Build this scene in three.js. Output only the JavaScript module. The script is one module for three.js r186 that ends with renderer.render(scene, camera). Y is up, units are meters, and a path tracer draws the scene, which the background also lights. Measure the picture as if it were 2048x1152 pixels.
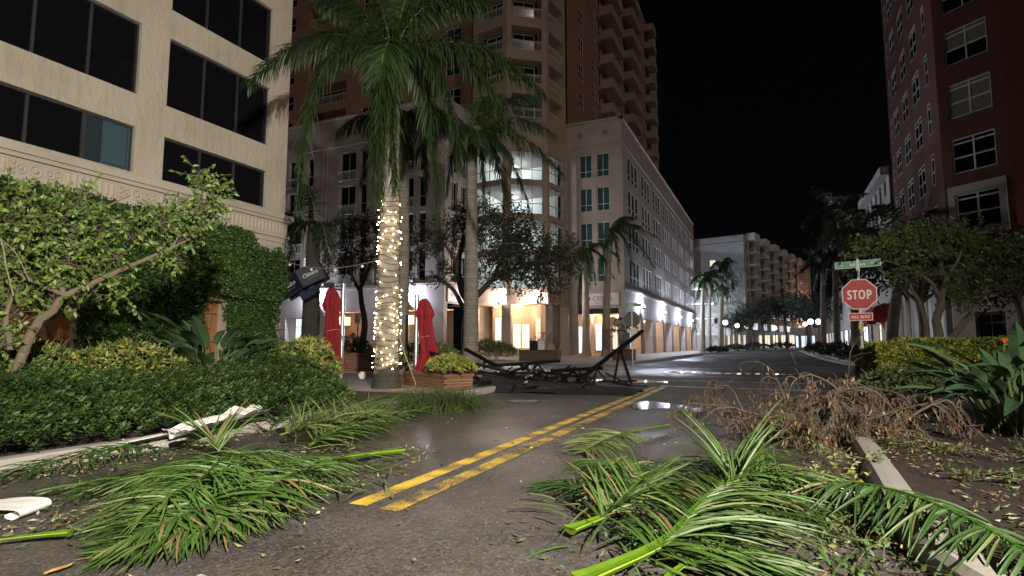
import * as THREE from 'three';

// ---------------------------------------------------------------- camera, sky, moon, exposure
const scene = new THREE.Scene();
const camera = new THREE.PerspectiveCamera(53.22, 16 / 9, 0.1, 2500);
camera.rotation.order = 'YXZ';
camera.position.set(0, 1.25, 0);
camera.rotation.set(5.563 * Math.PI / 180, 24.271 * Math.PI / 180, 0);
scene.add(camera);
const renderer = new THREE.WebGLRenderer({ antialias: true });
renderer.setSize(1024, 576);
renderer.toneMapping = THREE.LinearToneMapping;
renderer.toneMappingExposure = 1.0;
renderer.shadowMap.enabled = true;
renderer.shadowMap.type = THREE.PCFSoftShadowMap;
{ // an almost black night sky with a little city glow near the horizon
  const W = 64, H = 32, d = new Float32Array(W * H * 4);
  for (let j = 0; j < H; j++) for (let i = 0; i < W; i++) {
    const el = (j + 0.5) / H * Math.PI - Math.PI / 2, g = Math.exp(-Math.max(0, el) * 3.2), k = (j * W + i) * 4;
    d[k] = 0.0007 + 0.0011 * g; d[k + 1] = 0.0008 + 0.0011 * g; d[k + 2] = 0.0011 + 0.0012 * g; d[k + 3] = 1;
  }
  const t = new THREE.DataTexture(d, W, H, THREE.RGBAFormat, THREE.FloatType);
  t.mapping = THREE.EquirectangularReflectionMapping; t.magFilter = t.minFilter = THREE.LinearFilter; t.needsUpdate = true;
  scene.background = t; scene.environment = t; scene.environmentIntensity = 1;
}
const moon = new THREE.DirectionalLight(0xffe9d6, 0.3);
moon.position.set(120, 95, 55); moon.target.position.set(-10, 0, -40);
moon.castShadow = true; moon.shadow.mapSize.set(2048, 2048); moon.shadow.radius = 2;
Object.assign(moon.shadow.camera, { left: -90, right: 90, top: 90, bottom: -90, near: 1, far: 400 });
scene.add(moon, moon.target);
const KEY = 1750; // candela of the street light beside the near road

// ---------------------------------------------------------------- helpers
const rnd = (s) => { let a = s >>> 0; return () => { a = a + 0x6D2B79F5 | 0; let t = Math.imul(a ^ a >>> 15, 1 | a); t = t + Math.imul(t ^ t >>> 7, 61 | t) ^ t; return ((t ^ t >>> 14) >>> 0) / 4294967296; }; };
const V = (x, y, z) => new THREE.Vector3(x, y, z);
const UP = V(0, 1, 0), PI = Math.PI, DEG = PI / 180;
const lerp = (a, b, t) => a + (b - a) * t, clamp = (x, a, b) => Math.min(b, Math.max(a, x));
const used = {};
function numbered(n) { if (!(n in used)) { used[n] = 0; return n; } used[n]++; return n + '_' + String(used[n]).padStart(3, '0'); }
function tag(o, label, category, group, kind) {
  if (label) o.userData.label = label; if (category) o.userData.category = category;
  if (group) o.userData.group = group; if (kind) o.userData.kind = kind; return o;
}
function thing(name, label, category, p = [0, 0, 0], turn = 0, group) {
  const o = new THREE.Group(); o.name = numbered(name); o.position.set(...p); o.rotation.y = turn; scene.add(o);
  return tag(o, label, category, group);
}
function part(name, geo, mat, parent, label) {
  const m = new THREE.Mesh(geo.isBufferGeometry ? geo : geo.build(), mat);
  m.castShadow = m.receiveShadow = true; m.name = parent === scene ? numbered(name) : name;
  if (label) m.userData.label = label; parent.add(m); return m;
}
const struct = (name, geo, mat) => tag(part(name, geo, mat, scene), null, null, null, 'structure');
function light(p, color, cd, r = 0.1, o = scene) {
  const l = new THREE.PointLight(color, cd, 0, 2); l.position.set(...p); l.castShadow = true; l.shadow.radius = r / 0.02; o.add(l); return l;
}
const _m = new THREE.Matrix4(), _n3 = new THREE.Matrix3(), _v = V(0, 0, 0);
class GB { // collects triangles of one mesh
  constructor(col = false) { this.p = []; this.n = []; this.t = []; this.i = []; this.c = col ? [] : null; this.needN = false; }
  add(g, m, col) {
    const b = this.p.length / 3, P = g.attributes.position, N = g.attributes.normal, T = g.attributes.uv;
    if (m) _n3.getNormalMatrix(m);
    for (let k = 0; k < P.count; k++) {
      _v.fromBufferAttribute(P, k); if (m) _v.applyMatrix4(m); this.p.push(_v.x, _v.y, _v.z);
      _v.fromBufferAttribute(N, k); if (m) _v.applyMatrix3(_n3).normalize(); this.n.push(_v.x, _v.y, _v.z);
      if (T) this.t.push(T.getX(k), T.getY(k)); else this.t.push(0, 0);
      if (this.c) this.c.push(...(col || [1, 1, 1]));
    }
    if (g.index) for (let k = 0; k < g.index.count; k++) this.i.push(b + g.index.getX(k)); else for (let k = 0; k < P.count; k++) this.i.push(b + k);
    return this;
  }
  box(x0, y0, z0, x1, y1, z1, m) {
    const g = new THREE.BoxGeometry(x1 - x0, y1 - y0, z1 - z0); g.translate((x0 + x1) / 2, (y0 + y1) / 2, (z0 + z1) / 2); return this.add(g, m);
  }
  cyl(x, y, z, r0, r1, h, seg = 12, m) { const g = new THREE.CylinderGeometry(r1, r0, h, seg); g.translate(x, y + h / 2, z); return this.add(g, m); }
  quad(a, b, c, d, col) { // counter-clockwise from outside
    const k = this.p.length / 3, n = b.clone().sub(a).cross(d.clone().sub(a)).normalize();
    for (const q of [a, b, c, d]) { this.p.push(q.x, q.y, q.z); this.n.push(n.x, n.y, n.z); this.t.push(0, 0); if (this.c) this.c.push(...(col || [1, 1, 1])); }
    this.t.splice(-8, 8, 0, 0, 1, 0, 1, 1, 0, 1);
    this.i.push(k, k + 1, k + 2, k, k + 2, k + 3); return this;
  }
  tube(pts, r, seg = 7, col, cap = true) { // r: number, [r0, r1] or f(t)
    const f = typeof r === 'function' ? r : Array.isArray(r) ? (t) => lerp(r[0], r[1], t) : () => r;
    const n = pts.length, b = this.p.length / 3; let x = null, len = 0;
    for (let k = 0; k < n; k++) {
      const t = pts[Math.min(k + 1, n - 1)].clone().sub(pts[Math.max(k - 1, 0)]).normalize();
      if (!x) { x = Math.abs(t.y) > 0.9 ? V(1, 0, 0) : V(0, 1, 0); }
      x = x.clone().sub(t.clone().multiplyScalar(x.dot(t))).normalize(); const y = t.clone().cross(x);
      if (k) len += pts[k].distanceTo(pts[k - 1]); const R = f(n > 1 ? k / (n - 1) : 0);
      for (let s = 0; s <= seg; s++) {
        const a = s / seg * 2 * PI, c = Math.cos(a), d = Math.sin(a);
        const nx = x.x * c + y.x * d, ny = x.y * c + y.y * d, nz = x.z * c + y.z * d;
        this.p.push(pts[k].x + nx * R, pts[k].y + ny * R, pts[k].z + nz * R); this.n.push(nx, ny, nz); this.t.push(s / seg * 2 * PI * Math.max(R, 0.02), len);
        if (this.c) this.c.push(...(col || [1, 1, 1]));
        if (k && s < seg) { const q = b + k * (seg + 1) + s, w = q - seg - 1; this.i.push(w, w + 1, q + 1, w, q + 1, q); }
      }
    }
    if (cap) for (const [k, dir] of [[0, -1], [n - 1, 1]]) {
      const c = this.p.length / 3, t = (k ? pts[n - 1].clone().sub(pts[n - 2]) : pts[1].clone().sub(pts[0])).normalize().multiplyScalar(dir);
      this.p.push(pts[k].x, pts[k].y, pts[k].z); this.n.push(t.x, t.y, t.z); this.t.push(0, 0); if (this.c) this.c.push(...(col || [1, 1, 1]));
      for (let s = 0; s < seg; s++) { const q = b + k * (seg + 1) + s; dir > 0 ? this.i.push(c, q, q + 1) : this.i.push(c, q + 1, q); }
    }
    return this;
  }
  leaf(p, d, s, L, W, sag, col) { // a folded, pointed leaf of four faces
    const b = this.p.length / 3, n = s.clone().cross(d).normalize();
    const put = (a, w, h) => { this.p.push(p.x + d.x * a + s.x * w + n.x * h, p.y + d.y * a + s.y * w + n.y * h, p.z + d.z * a + s.z * w + n.z * h); this.t.push(w, a); if (this.c) this.c.push(...col); };
    put(0, 0, 0); put(L * 0.45, -W / 2, W * 0.18); put(L * 0.5, 0, 0); put(L * 0.45, W / 2, W * 0.18); put(L, 0, -sag * L);
    for (let k = 0; k < 5; k++) { const e = k === 1 ? -0.35 : k === 3 ? 0.35 : 0; _v.set(n.x - s.x * e, n.y - s.y * e, n.z - s.z * e).normalize(); this.n.push(_v.x, _v.y, _v.z); }
    this.i.push(b, b + 2, b + 1, b, b + 3, b + 2, b + 1, b + 2, b + 4, b + 2, b + 3, b + 4); return this;
  }
  strip(p, d, w, L, W, g, seg, col) { // a leaflet bending under its weight
    const b = this.p.length / 3, q = p.clone(), e = d.clone();
    for (let k = 0; k <= seg; k++) {
      const t = k / seg, h = W / 2 * (k === seg ? 0.06 : Math.min(1, 0.5 + 2.2 * t) * (1 - 0.45 * t)), n = w.clone().cross(e).normalize();
      for (const s of [-1, 1]) { this.p.push(q.x + w.x * h * s, q.y + w.y * h * s, q.z + w.z * h * s); _v.copy(n).addScaledVector(w, s * 0.25).normalize(); this.n.push(_v.x, _v.y, _v.z); this.t.push(s, t); if (this.c) this.c.push(...col); }
      if (k) { const a = b + k * 2; this.i.push(a - 2, a - 1, a + 1, a - 2, a + 1, a); }
      e.y -= g / seg; e.normalize(); q.addScaledVector(e, L / seg);
    }
    return this;
  }
  build(metres = false, off = 0) {
    const g = new THREE.BufferGeometry(), t = new Float32Array(this.t);
    if (metres) for (let k = 0; k < this.p.length / 3; k++) {
      const x = this.p[k * 3], y = this.p[k * 3 + 1], z = this.p[k * 3 + 2], a = Math.abs(this.n[k * 3]), b = Math.abs(this.n[k * 3 + 1]), c = Math.abs(this.n[k * 3 + 2]);
      if (b > 0.7) { t[k * 2] = x + off; t[k * 2 + 1] = z; } else if (a > c) { t[k * 2] = z + off; t[k * 2 + 1] = y; } else { t[k * 2] = x + off; t[k * 2 + 1] = y; }
    }
    g.setAttribute('position', new THREE.BufferAttribute(new Float32Array(this.p), 3));
    g.setAttribute('normal', new THREE.BufferAttribute(new Float32Array(this.n), 3));
    g.setAttribute('uv', new THREE.BufferAttribute(t, 2));
    if (this.c) g.setAttribute('color', new THREE.BufferAttribute(new Float32Array(this.c), 3));
    g.setIndex(this.i); return g;
  }
}
const rotM = (x, y, z, ry = 0, rx = 0, rz = 0, s = 1) => new THREE.Matrix4().compose(V(x, y, z), new THREE.Quaternion().setFromEuler(new THREE.Euler(rx, ry, rz, 'YXZ')), V(s, s, s));
const boxUV = (w, h, d, x = 0, y = 0, z = 0) => new GB().box(x - w / 2, y, z - d / 2, x + w / 2, y + h, z + d / 2).build(true);
const curve = (pts, n) => new THREE.CatmullRomCurve3(pts.map((p) => p.isVector3 ? p : V(...p))).getPoints(n);

// ---------------------------------------------------------------- procedural textures
function lattice(seed, per) { const r = rnd(seed), a = new Float32Array(per * per); for (let k = 0; k < a.length; k++) a[k] = r(); return (x, y) => { const i = Math.floor(x), j = Math.floor(y), f = x - i, g = y - j, u = f * f * (3 - 2 * f), v = g * g * (3 - 2 * g), m = (q, w) => a[((w % per) + per) % per * per + ((q % per) + per) % per]; return lerp(lerp(m(i, j), m(i + 1, j), u), lerp(m(i, j + 1), m(i + 1, j + 1), u), v); }; }
function fbm(seed, base, oct) { const L = []; for (let o = 0; o < oct; o++) L.push(lattice(seed + o * 7, base << o)); return (u, v) => { let s = 0, a = 0.5, t = 0; for (let o = 0; o < oct; o++) { s += a * L[o](u * (base << o), v * (base << o)); t += a; a *= 0.55; } return s / t; }; }
function tex(size, f, rep, srgb) { // f(u, v) -> [r, g, b] in 0..1, linear unless srgb
  const d = new Uint8Array(size * size * 4);
  for (let j = 0; j < size; j++) for (let i = 0; i < size; i++) { const c = f(i / size, j / size), k = (j * size + i) * 4, q = Array.isArray(c) ? c : [c, c, c]; for (let s = 0; s < 3; s++) d[k + s] = clamp(Math.round((srgb ? Math.pow(clamp(q[s], 0, 1), 1 / 2.2) : q[s]) * 255), 0, 255); d[k + 3] = 255; }
  const t = new THREE.DataTexture(d, size, size); t.wrapS = t.wrapT = THREE.RepeatWrapping; t.magFilter = THREE.LinearFilter; t.minFilter = THREE.LinearMipmapLinearFilter; t.generateMipmaps = true;
  if (srgb) t.colorSpace = THREE.SRGBColorSpace; t.repeat.set(1 / rep, 1 / rep); t.needsUpdate = true; return t;
}
function retile(t, rx, ry = rx) { const c = t.clone(); c.repeat.set(1 / rx, 1 / ry); c.needsUpdate = true; return c; }
const col = (c) => new THREE.Color().setRGB(...c);
const std = (c, rough = 0.9, o = {}) => new THREE.MeshStandardMaterial({ color: col(c), roughness: rough, side: THREE.DoubleSide, ...o });
const N1 = fbm(11, 4, 6), N2 = fbm(31, 8, 5), N3 = fbm(57, 32, 3), N4 = fbm(83, 3, 5);
const mottle = tex(256, (u, v) => { const a = N1(u, v), b = N2(v, u); const k = 0.62 + 0.5 * (a * 0.7 + b * 0.3); return [k, k * 0.995, k * 0.98]; }, 5, true);
const grainBump = tex(256, (u, v) => 0.5 * N3(u, v) + 0.5 * N2(u, v), 1.1);
const stuccoBump = tex(512, (u, v) => { const a = N2(u * 2 % 1, v), b = N3(u, v); return clamp(0.3 + 0.45 * Math.pow(Math.abs(a - 0.5) * 2, 0.7) + 0.35 * b + 0.25 * N1(v, u), 0, 1); }, 2.6);
const stuccoMap = tex(512, (u, v) => { const a = N1(u, v), s = N2(u * 3 % 1, v * 0.35), k = 0.7 + 0.34 * a - 0.14 * Math.max(0, s - 0.55) * 3; return [k, k * (0.97 + 0.03 * a), k * (0.92 + 0.06 * a)]; }, 4.5, true);
const asphaltMap = tex(1024, (u, v) => { const s = lattA(u * 512, v * 512), q = lattB(u * 300, v * 300), w = N1(u, v); const c1 = lattC(u * 128, v * 128), c2 = lattD(u * 64, v * 64), st = N2(v, u); let k = 0.3 + 0.34 * (w - 0.4) + 0.4 * (s - 0.5) + 0.26 * (c1 - 0.5) + 0.1 * (c2 - 0.5) + (q > 0.86 ? (q - 0.86) * 7 : 0) + (c1 > 0.88 ? (c1 - 0.88) * 4 : 0); k = Math.max(0.05, k); const b = clamp((st - 0.5) * 3, 0, 1); return [k, k * (0.945 - 0.08 * b), k * (0.9 - 0.15 * b)]; }, 2.2, true);
function lattA(x, y) { return (lattA.f ||= lattice(5, 512))(x, y); } function lattB(x, y) { return (lattB.f ||= lattice(6, 300))(x, y); }
function lattC(x, y) { return (lattC.f ||= lattice(8, 128))(x, y); } function lattD(x, y) { return (lattD.f ||= lattice(9, 64))(x, y); }
const asphaltBump = tex(1024, (u, v) => 0.3 * lattA(u * 512, v * 512) + 0.25 * lattB(u * 300, v * 300) + 0.45 * lattC(u * 128, v * 128), 2.2);
const wetMap = tex(512, (u, v) => { const a = N4(u, v), b = N1(v, u); const k = clamp((a * 0.7 + b * 0.3 - 0.33) * 4, 0, 1); return [0, 0.42 + 0.5 * k, 0]; }, 21);
const barkMap = tex(256, (u, v) => { const a = N2(u, v * 0.5), b = N3(u, v), k = 0.5 + 0.5 * a + 0.25 * (b - 0.5); return [k, k * 0.97, k * 0.92]; }, 1.0, true);
const soilMap = tex(512, (u, v) => { const a = N2(u, v), b = N3(v, u), k = 0.3 + 0.8 * a * b + 0.5 * Math.max(0, b - 0.55); return [k, k * 0.84, k * 0.7]; }, 1.3, true);
const brickMap = tex(512, (u, v) => { const r = Math.floor(v * 16), x = (u * 8 + (r % 2) * 0.5), c = Math.floor(x), fx = x - c, fy = v * 16 - r, j = fx < 0.05 || fy < 0.11; const h = lattA((c % 8) * 3.7 + 0.5, r * 5.3 + 0.5), n = N3(u, v); if (j) return [0.8, 0.78, 0.75]; const k = 0.7 + 0.35 * h + 0.25 * (n - 0.5); return [k, k * (0.9 + 0.1 * h), k * 0.88]; }, 1.25, true);
const brickBump = tex(512, (u, v) => { const r = Math.floor(v * 16), x = (u * 8 + (r % 2) * 0.5), c = Math.floor(x), fx = x - c, fy = v * 16 - r; return fx < 0.05 || fy < 0.11 ? 0.2 : 0.7 + 0.3 * N3(u, v); }, 1.25);

// ---------------------------------------------------------------- materials (real-world base colours, except the tower corner pier)
const vc = { vertexColors: true };
const M = {
  asphalt: std([0.24, 0.235, 0.23], 1, { map: asphaltMap, bumpMap: asphaltBump, bumpScale: 0.007, roughnessMap: wetMap }),
  ground: std([0.05, 0.05, 0.04], 1),
  concrete: std([0.36, 0.345, 0.32], 0.9, { map: mottle, bumpMap: grainBump, bumpScale: 0.004 }),
  paving: std([0.3, 0.27, 0.25], 0.75, { map: mottle, bumpMap: grainBump, bumpScale: 0.003 }),
  soil: std([0.05, 0.041, 0.033], 1, { map: soilMap, bumpMap: retile(grainBump, 0.5), bumpScale: 0.02 }),
  cream: std([0.52, 0.48, 0.405], 0.92, { map: stuccoMap, bumpMap: stuccoBump, bumpScale: 0.027 }),
  stone: std([0.52, 0.48, 0.41], 0.9, { map: mottle, bumpMap: grainBump, bumpScale: 0.006 }),
  pinkStucco: std([0.44, 0.385, 0.365], 0.92, { map: mottle, bumpMap: grainBump, bumpScale: 0.008 }),
  peach: std([0.6, 0.48, 0.4], 0.9, { map: mottle }),
  towerBrown: std([0.31, 0.17, 0.125], 0.92, { map: mottle, bumpMap: grainBump, bumpScale: 0.008 }),
  towerLitOrange: std([0.42, 0.22, 0.12], 0.92, { map: mottle }),  // orange lamplight on the corner pier put into its wall colour
  towerTan: std([0.38, 0.295, 0.24], 0.9, { map: mottle }),
  red: std([0.15, 0.062, 0.05], 0.92, { map: retile(brickMap, 1.25), bumpMap: brickBump, bumpScale: 0.008 }),
  greyStone: std([0.5, 0.48, 0.47], 0.9, { map: mottle, bumpMap: grainBump, bumpScale: 0.006 }),
  white: std([0.72, 0.72, 0.7], 0.85, { map: mottle }),
  brick: std([0.2, 0.105, 0.06], 0.9, { map: brickMap, bumpMap: brickBump, bumpScale: 0.008 }),
  darkBrick: std([0.09, 0.055, 0.045], 0.9, { map: brickMap, bumpMap: brickBump, bumpScale: 0.008 }),
  blackGlass: new THREE.MeshPhysicalMaterial({ color: col([0.006, 0.006, 0.008]), roughness: 0.08, side: THREE.DoubleSide }),
  tealGlass: new THREE.MeshPhysicalMaterial({ color: col([0.035, 0.085, 0.095]), roughness: 0.12, side: THREE.DoubleSide }),
  clear: new THREE.MeshPhysicalMaterial({ color: col([0.92, 0.97, 0.95]), roughness: 0.02, transmission: 1, thickness: 0, side: THREE.DoubleSide }),
  frameDark: std([0.035, 0.035, 0.04], 0.5), frameWhite: std([0.62, 0.62, 0.62], 0.6), frameGrey: std([0.2, 0.2, 0.2], 0.5),
  blind: std([0.045, 0.085, 0.115], 0.5),
  curtain: std([0.2, 0.19, 0.13], 0.9), black: std([0.012, 0.012, 0.013], 0.35, { metalness: 0.3 }), blackMat: std([0.012, 0.012, 0.014], 0.8),
  steel: std([0.62, 0.62, 0.62], 0.32, { metalness: 0.85 }), galv: std([0.3, 0.32, 0.31], 0.5, { metalness: 0.6 }),
  railing: std([0.55, 0.5, 0.46], 0.6),
  bark: std([0.2, 0.165, 0.13], 0.95, { map: barkMap, bumpMap: retile(grainBump, 0.4), bumpScale: 0.02 }),
  paleBark: std([0.3, 0.27, 0.22], 0.95, { map: barkMap, bumpMap: retile(grainBump, 0.3), bumpScale: 0.012 }),
  palmBark: std([0.47, 0.45, 0.41], 0.9, { map: barkMap, bumpMap: retile(grainBump, 0.4, 0.06), bumpScale: 0.02, ...vc }),
  leaf: std([1, 1, 1], 0.5, vc), leafDull: std([1, 1, 1], 0.8, vc),
  shaft: std([0.09, 0.16, 0.05], 0.45), petiole: std([0.33, 0.52, 0.06], 0.5, vc),
  dead: std([0.1, 0.08, 0.06], 0.9), dry: std([1, 1, 1], 0.85, vc),
  redCloth: std([0.25, 0.014, 0.022], 0.95, { bumpMap: retile(grainBump, 0.35), bumpScale: 0.01 }),
  vinyl: std([0.74, 0.73, 0.71], 0.55, { bumpMap: retile(grainBump, 0.6), bumpScale: 0.004 }),
  rope: std([0.45, 0.36, 0.22], 0.9), plywood: std([0.4, 0.19, 0.075], 0.8, { map: retile(barkMap, 0.25, 1.6) }),
  wire: std([0.02, 0.03, 0.02], 0.7), navy: std([0.012, 0.02, 0.055], 0.7),
};
const glow = (c, s = 1) => std([0.8, 0.8, 0.8], 0.6, { emissive: col(c), emissiveIntensity: s });
M.coolGlow = glow([0.86, 0.93, 1], 6); M.warmGlow = glow([1, 0.74, 0.42], 3.5); M.coolPane = glow([0.75, 0.86, 1], 1.15); M.warmPane = glow([1, 0.86, 0.62], 0.95); M.dimPane = glow([0.9, 0.85, 0.9], 0.55); M.bulbGlow = glow([1, 0.7, 0.33], 80);
function canvasMat(w, h, draw, o = {}) { const c = document.createElement('canvas'); c.width = w; c.height = h; const x = c.getContext('2d'); draw(x, w, h); const t = new THREE.CanvasTexture(c); t.colorSpace = THREE.SRGBColorSpace; return new THREE.MeshStandardMaterial({ map: t, roughness: 0.55, side: THREE.DoubleSide, ...o }); }

// ---------------------------------------------------------------- ground, road, kerbs, paving
function slab(poly, y0, y1, mat, name, hole) { // poly: [x, z] list; a slab with upright edges
  const s = new THREE.Shape(poly.map(([x, z]) => new THREE.Vector2(x, -z)));
  const g = new THREE.ExtrudeGeometry(s, { depth: y1 - y0, bevelEnabled: false }); g.rotateX(-PI / 2); g.translate(0, y0, 0);
  return struct(name, new GB().add(g).build(true), mat);
}
{ const g = new THREE.PlaneGeometry(2400, 2400); g.rotateX(-PI / 2); g.translate(0, -0.03, -500); struct('ground', g, M.ground); }
struct('road', new GB().quad(V(-75, 0, 30), V(60, 0, 30), V(60, 0, -270), V(-75, 0, -270)).build(true), M.asphalt);
slab([[-9.7, 9], [-9.7, -11.2], [-6.96, -11.2], [-6.96, 9]], -0.02, 0.13, M.soil, 'planting_bed_soil');
slab([[-40, 9], [-40, -18.4], [-9.2, -18.4], [-7.6, -17.2], [-6.96, -14.8], [-6.96, -11.25], [-9.75, -11.25], [-9.75, 9]], -0.02, 0.12, M.paving, 'pavement');
slab([[-75, -34.5], [-11, -34.5], [-9, -35.2], [-8.1, -37], [-8.1, -260], [-75, -260]], -0.02, 0.13, M.paving, 'pavement');
slab([[60, -33], [8, -33], [5.6, -33.8], [4.6, -36], [4.4, -260], [60, -260]], -0.02, 0.13, M.paving, 'pavement');
slab([[-8.05, -74], [-6.4, -77], [-5.7, -81], [-5.7, -100], [-6.2, -112], [-8.05, -116]], -0.02, 0.128, M.paving, 'pavement');
const kerbCurve = [[6.5, -2.2], [3.2, -2.75], [1.75, -2.95], [1.0, -3.25], [0.74, -3.9], [0.69, -4.8], [0.74, -6.3], [0.8, -8], [0.86, -11], [0.95, -14], [1.3, -16.2], [2.2, -17.8], [4, -18.6], [30, -18.8]];
const kerbLine = curve(kerbCurve.map(([x, z]) => [x, 0, z]), 90);
slab([...kerbLine.map((p) => [p.x + 0.1, p.z - (p.z > -4 ? 0.1 : 0)]), [30, -2.2]], -0.02, 0.1, M.soil, 'planting_bed_soil');
function kerb(line, side, name = 'kerb') { // rounded concrete kerb swept along a line; segments 1.5 m long with open joints
  const prof = [[0, -0.02], [0.012, 0.1], [0.05, 0.145], [0.12, 0.152], [0.22, 0.148], [0.235, 0.09], [0.235, -0.02]], g = new GB();
  let run = 0;
  for (let k = 0; k + 1 < line.length; k++) {
    const a = line[k], b = line[k + 1]; const nrm = (i) => { const t = line[Math.min(i + 1, line.length - 1)].clone().sub(line[Math.max(0, i - 1)]).normalize(); return V(-t.z, 0, t.x).multiplyScalar(side); };
    const na = nrm(k), nb = nrm(k + 1), L = a.distanceTo(b); run += L; let cut = 0; if (run > 1.8) { run = 0; cut = 0.018 / L; }
    for (let q = 0; q + 1 < prof.length; q++) {
      const P = (p, n, [o, y]) => V(p.x + n.x * o, y, p.z + n.z * o), b2 = a.clone().lerp(b, 1 - cut);
      const v = [P(a, na, prof[q]), P(b2, nb, prof[q]), P(b2, nb, prof[q + 1]), P(a, na, prof[q + 1])];
      side > 0 ? g.quad(...v) : g.quad(v[3], v[2], v[1], v[0]);
    }
  }
  return struct(name, g.build(true), M.concrete);
}
kerb(kerbLine, 1);
kerb(curve([[-6.7, 0, 9], [-6.72, 0, 0], [-6.72, 0, -8], [-6.72, 0, -14.8], [-7.35, 0, -17.1], [-9.1, 0, -18.2], [-40, 0, -18.25]], 70), -1);
kerb(curve([[-75, 0, -34.3], [-11, 0, -34.3], [-8.85, 0, -35.05], [-7.88, 0, -37], [-7.88, 0, -120], [-7.88, 0, -255]], 90), -1);
kerb(curve([[60, 0, -32.8], [8, 0, -32.8], [5.4, 0, -33.6], [4.38, 0, -36], [4.2, 0, -120], [4.2, 0, -255]], 90), 1);
// worn painted markings, 4 mm above the road
function paint(c, wear, seed) { const f = fbm(seed, 8, 5), m = tex(512, (u, v) => { const w = f(u, v) * 0.65 + lattA(u * 512, v * 512) * 0.35, k = clamp((w - wear) * 9, 0, 1); return [lerp(0.055, c[0], k), lerp(0.05, c[1], k), lerp(0.047, c[2], k)]; }, 2.2, true); return std([1, 1, 1], 0.7, { map: m, bumpMap: asphaltBump, bumpScale: 0.002 }); }
M.yellowPaint = paint([0.74, 0.52, 0.06], 0.41, 301); M.whitePaint = paint([0.55, 0.55, 0.54], 0.4, 331);
function marking(name, a, b, w, mat, y = 0.004) {
  const d = V(b[0] - a[0], 0, b[1] - a[1]).normalize(), n = V(-d.z, 0, d.x).multiplyScalar(w / 2), g = new GB();
  g.quad(V(a[0] - n.x, y, a[1] - n.z), V(a[0] + n.x, y, a[1] + n.z), V(b[0] + n.x, y, b[1] + n.z), V(b[0] - n.x, y, b[1] - n.z)); struct(name, g.build(true), mat);
}
marking('yellow_line_marking', [-3.0, -3.72], [-3.18, -17.2], 0.17, M.yellowPaint);
marking('yellow_line_marking', [-2.69, -3.7], [-2.93, -17.2], 0.17, M.yellowPaint);
marking('stop_line_marking', [-3.1, -17.65], [0.9, -17.5], 0.42, M.whitePaint);
marking('crosswalk_marking', [-6.6, -20.6], [3.5, -20.4], 0.3, M.whitePaint);
marking('crosswalk_marking', [-6.6, -23.6], [4.5, -23.4], 0.34, M.whitePaint);
marking('crosswalk_marking', [-7.4, -31.2], [3.8, -31], 0.4, M.whitePaint);
marking('crosswalk_marking', [-7.4, -34.8], [3.8, -34.6], 0.3, M.whitePaint);
marking('lane_line_marking', [1.2, -37], [3.0, -118], 0.16, M.whitePaint);
for (let k = 0; k < 7; k++) marking('lane_line_marking', [-3.0 + k * 0.03, -40 - k * 11], [-3.0 + k * 0.03, -44 - k * 11], 0.13, M.whitePaint);
{ // puddles: thin sheets of still water in the wheel track
  const water = new THREE.MeshPhysicalMaterial({ color: col([0.02, 0.02, 0.02]), roughness: 0.06, side: THREE.DoubleSide });
  const pud = (pts, y) => { const r = curve([...pts, pts[0]].map(([x, z]) => [x, 0, z]), 40).slice(0, 40), s = new THREE.Shape(r.map((p) => new THREE.Vector2(p.x, -p.z))), g = new THREE.ShapeGeometry(s); g.rotateX(-PI / 2); g.translate(0, y, 0); struct('puddle_water', g, water); };
  pud([[-2.45, -11.1], [-1.9, -11.6], [-1.3, -11.2], [-1.35, -12.1], [-2.0, -12.5], [-2.5, -12.9], [-2.75, -12.1]], 0.005);
  pud([[-6.2, -19.2], [-4.9, -18.9], [-3.2, -19.3], [-3.5, -20], [-4.8, -19.8], [-6, -20]], 0.005);
  pud([[-4.6, -26], [-2, -25.6], [0.8, -26.2], [-0.2, -27.2], [-2.2, -26.8], [-4.2, -27.4]], 0.005);
}
{ const t = thing('manhole_cover', 'round iron manhole cover set in the road beside the grass clump', 'manhole cover', [-5.0, 0.002, -11.7]); part('rim', new THREE.TorusGeometry(0.36, 0.02, 6, 32).rotateX(PI / 2), M.frameDark, t); part('lid', new GB().cyl(0, -0.02, 0, 0.345, 0.345, 0.03, 28), M.frameDark, t); }

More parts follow.
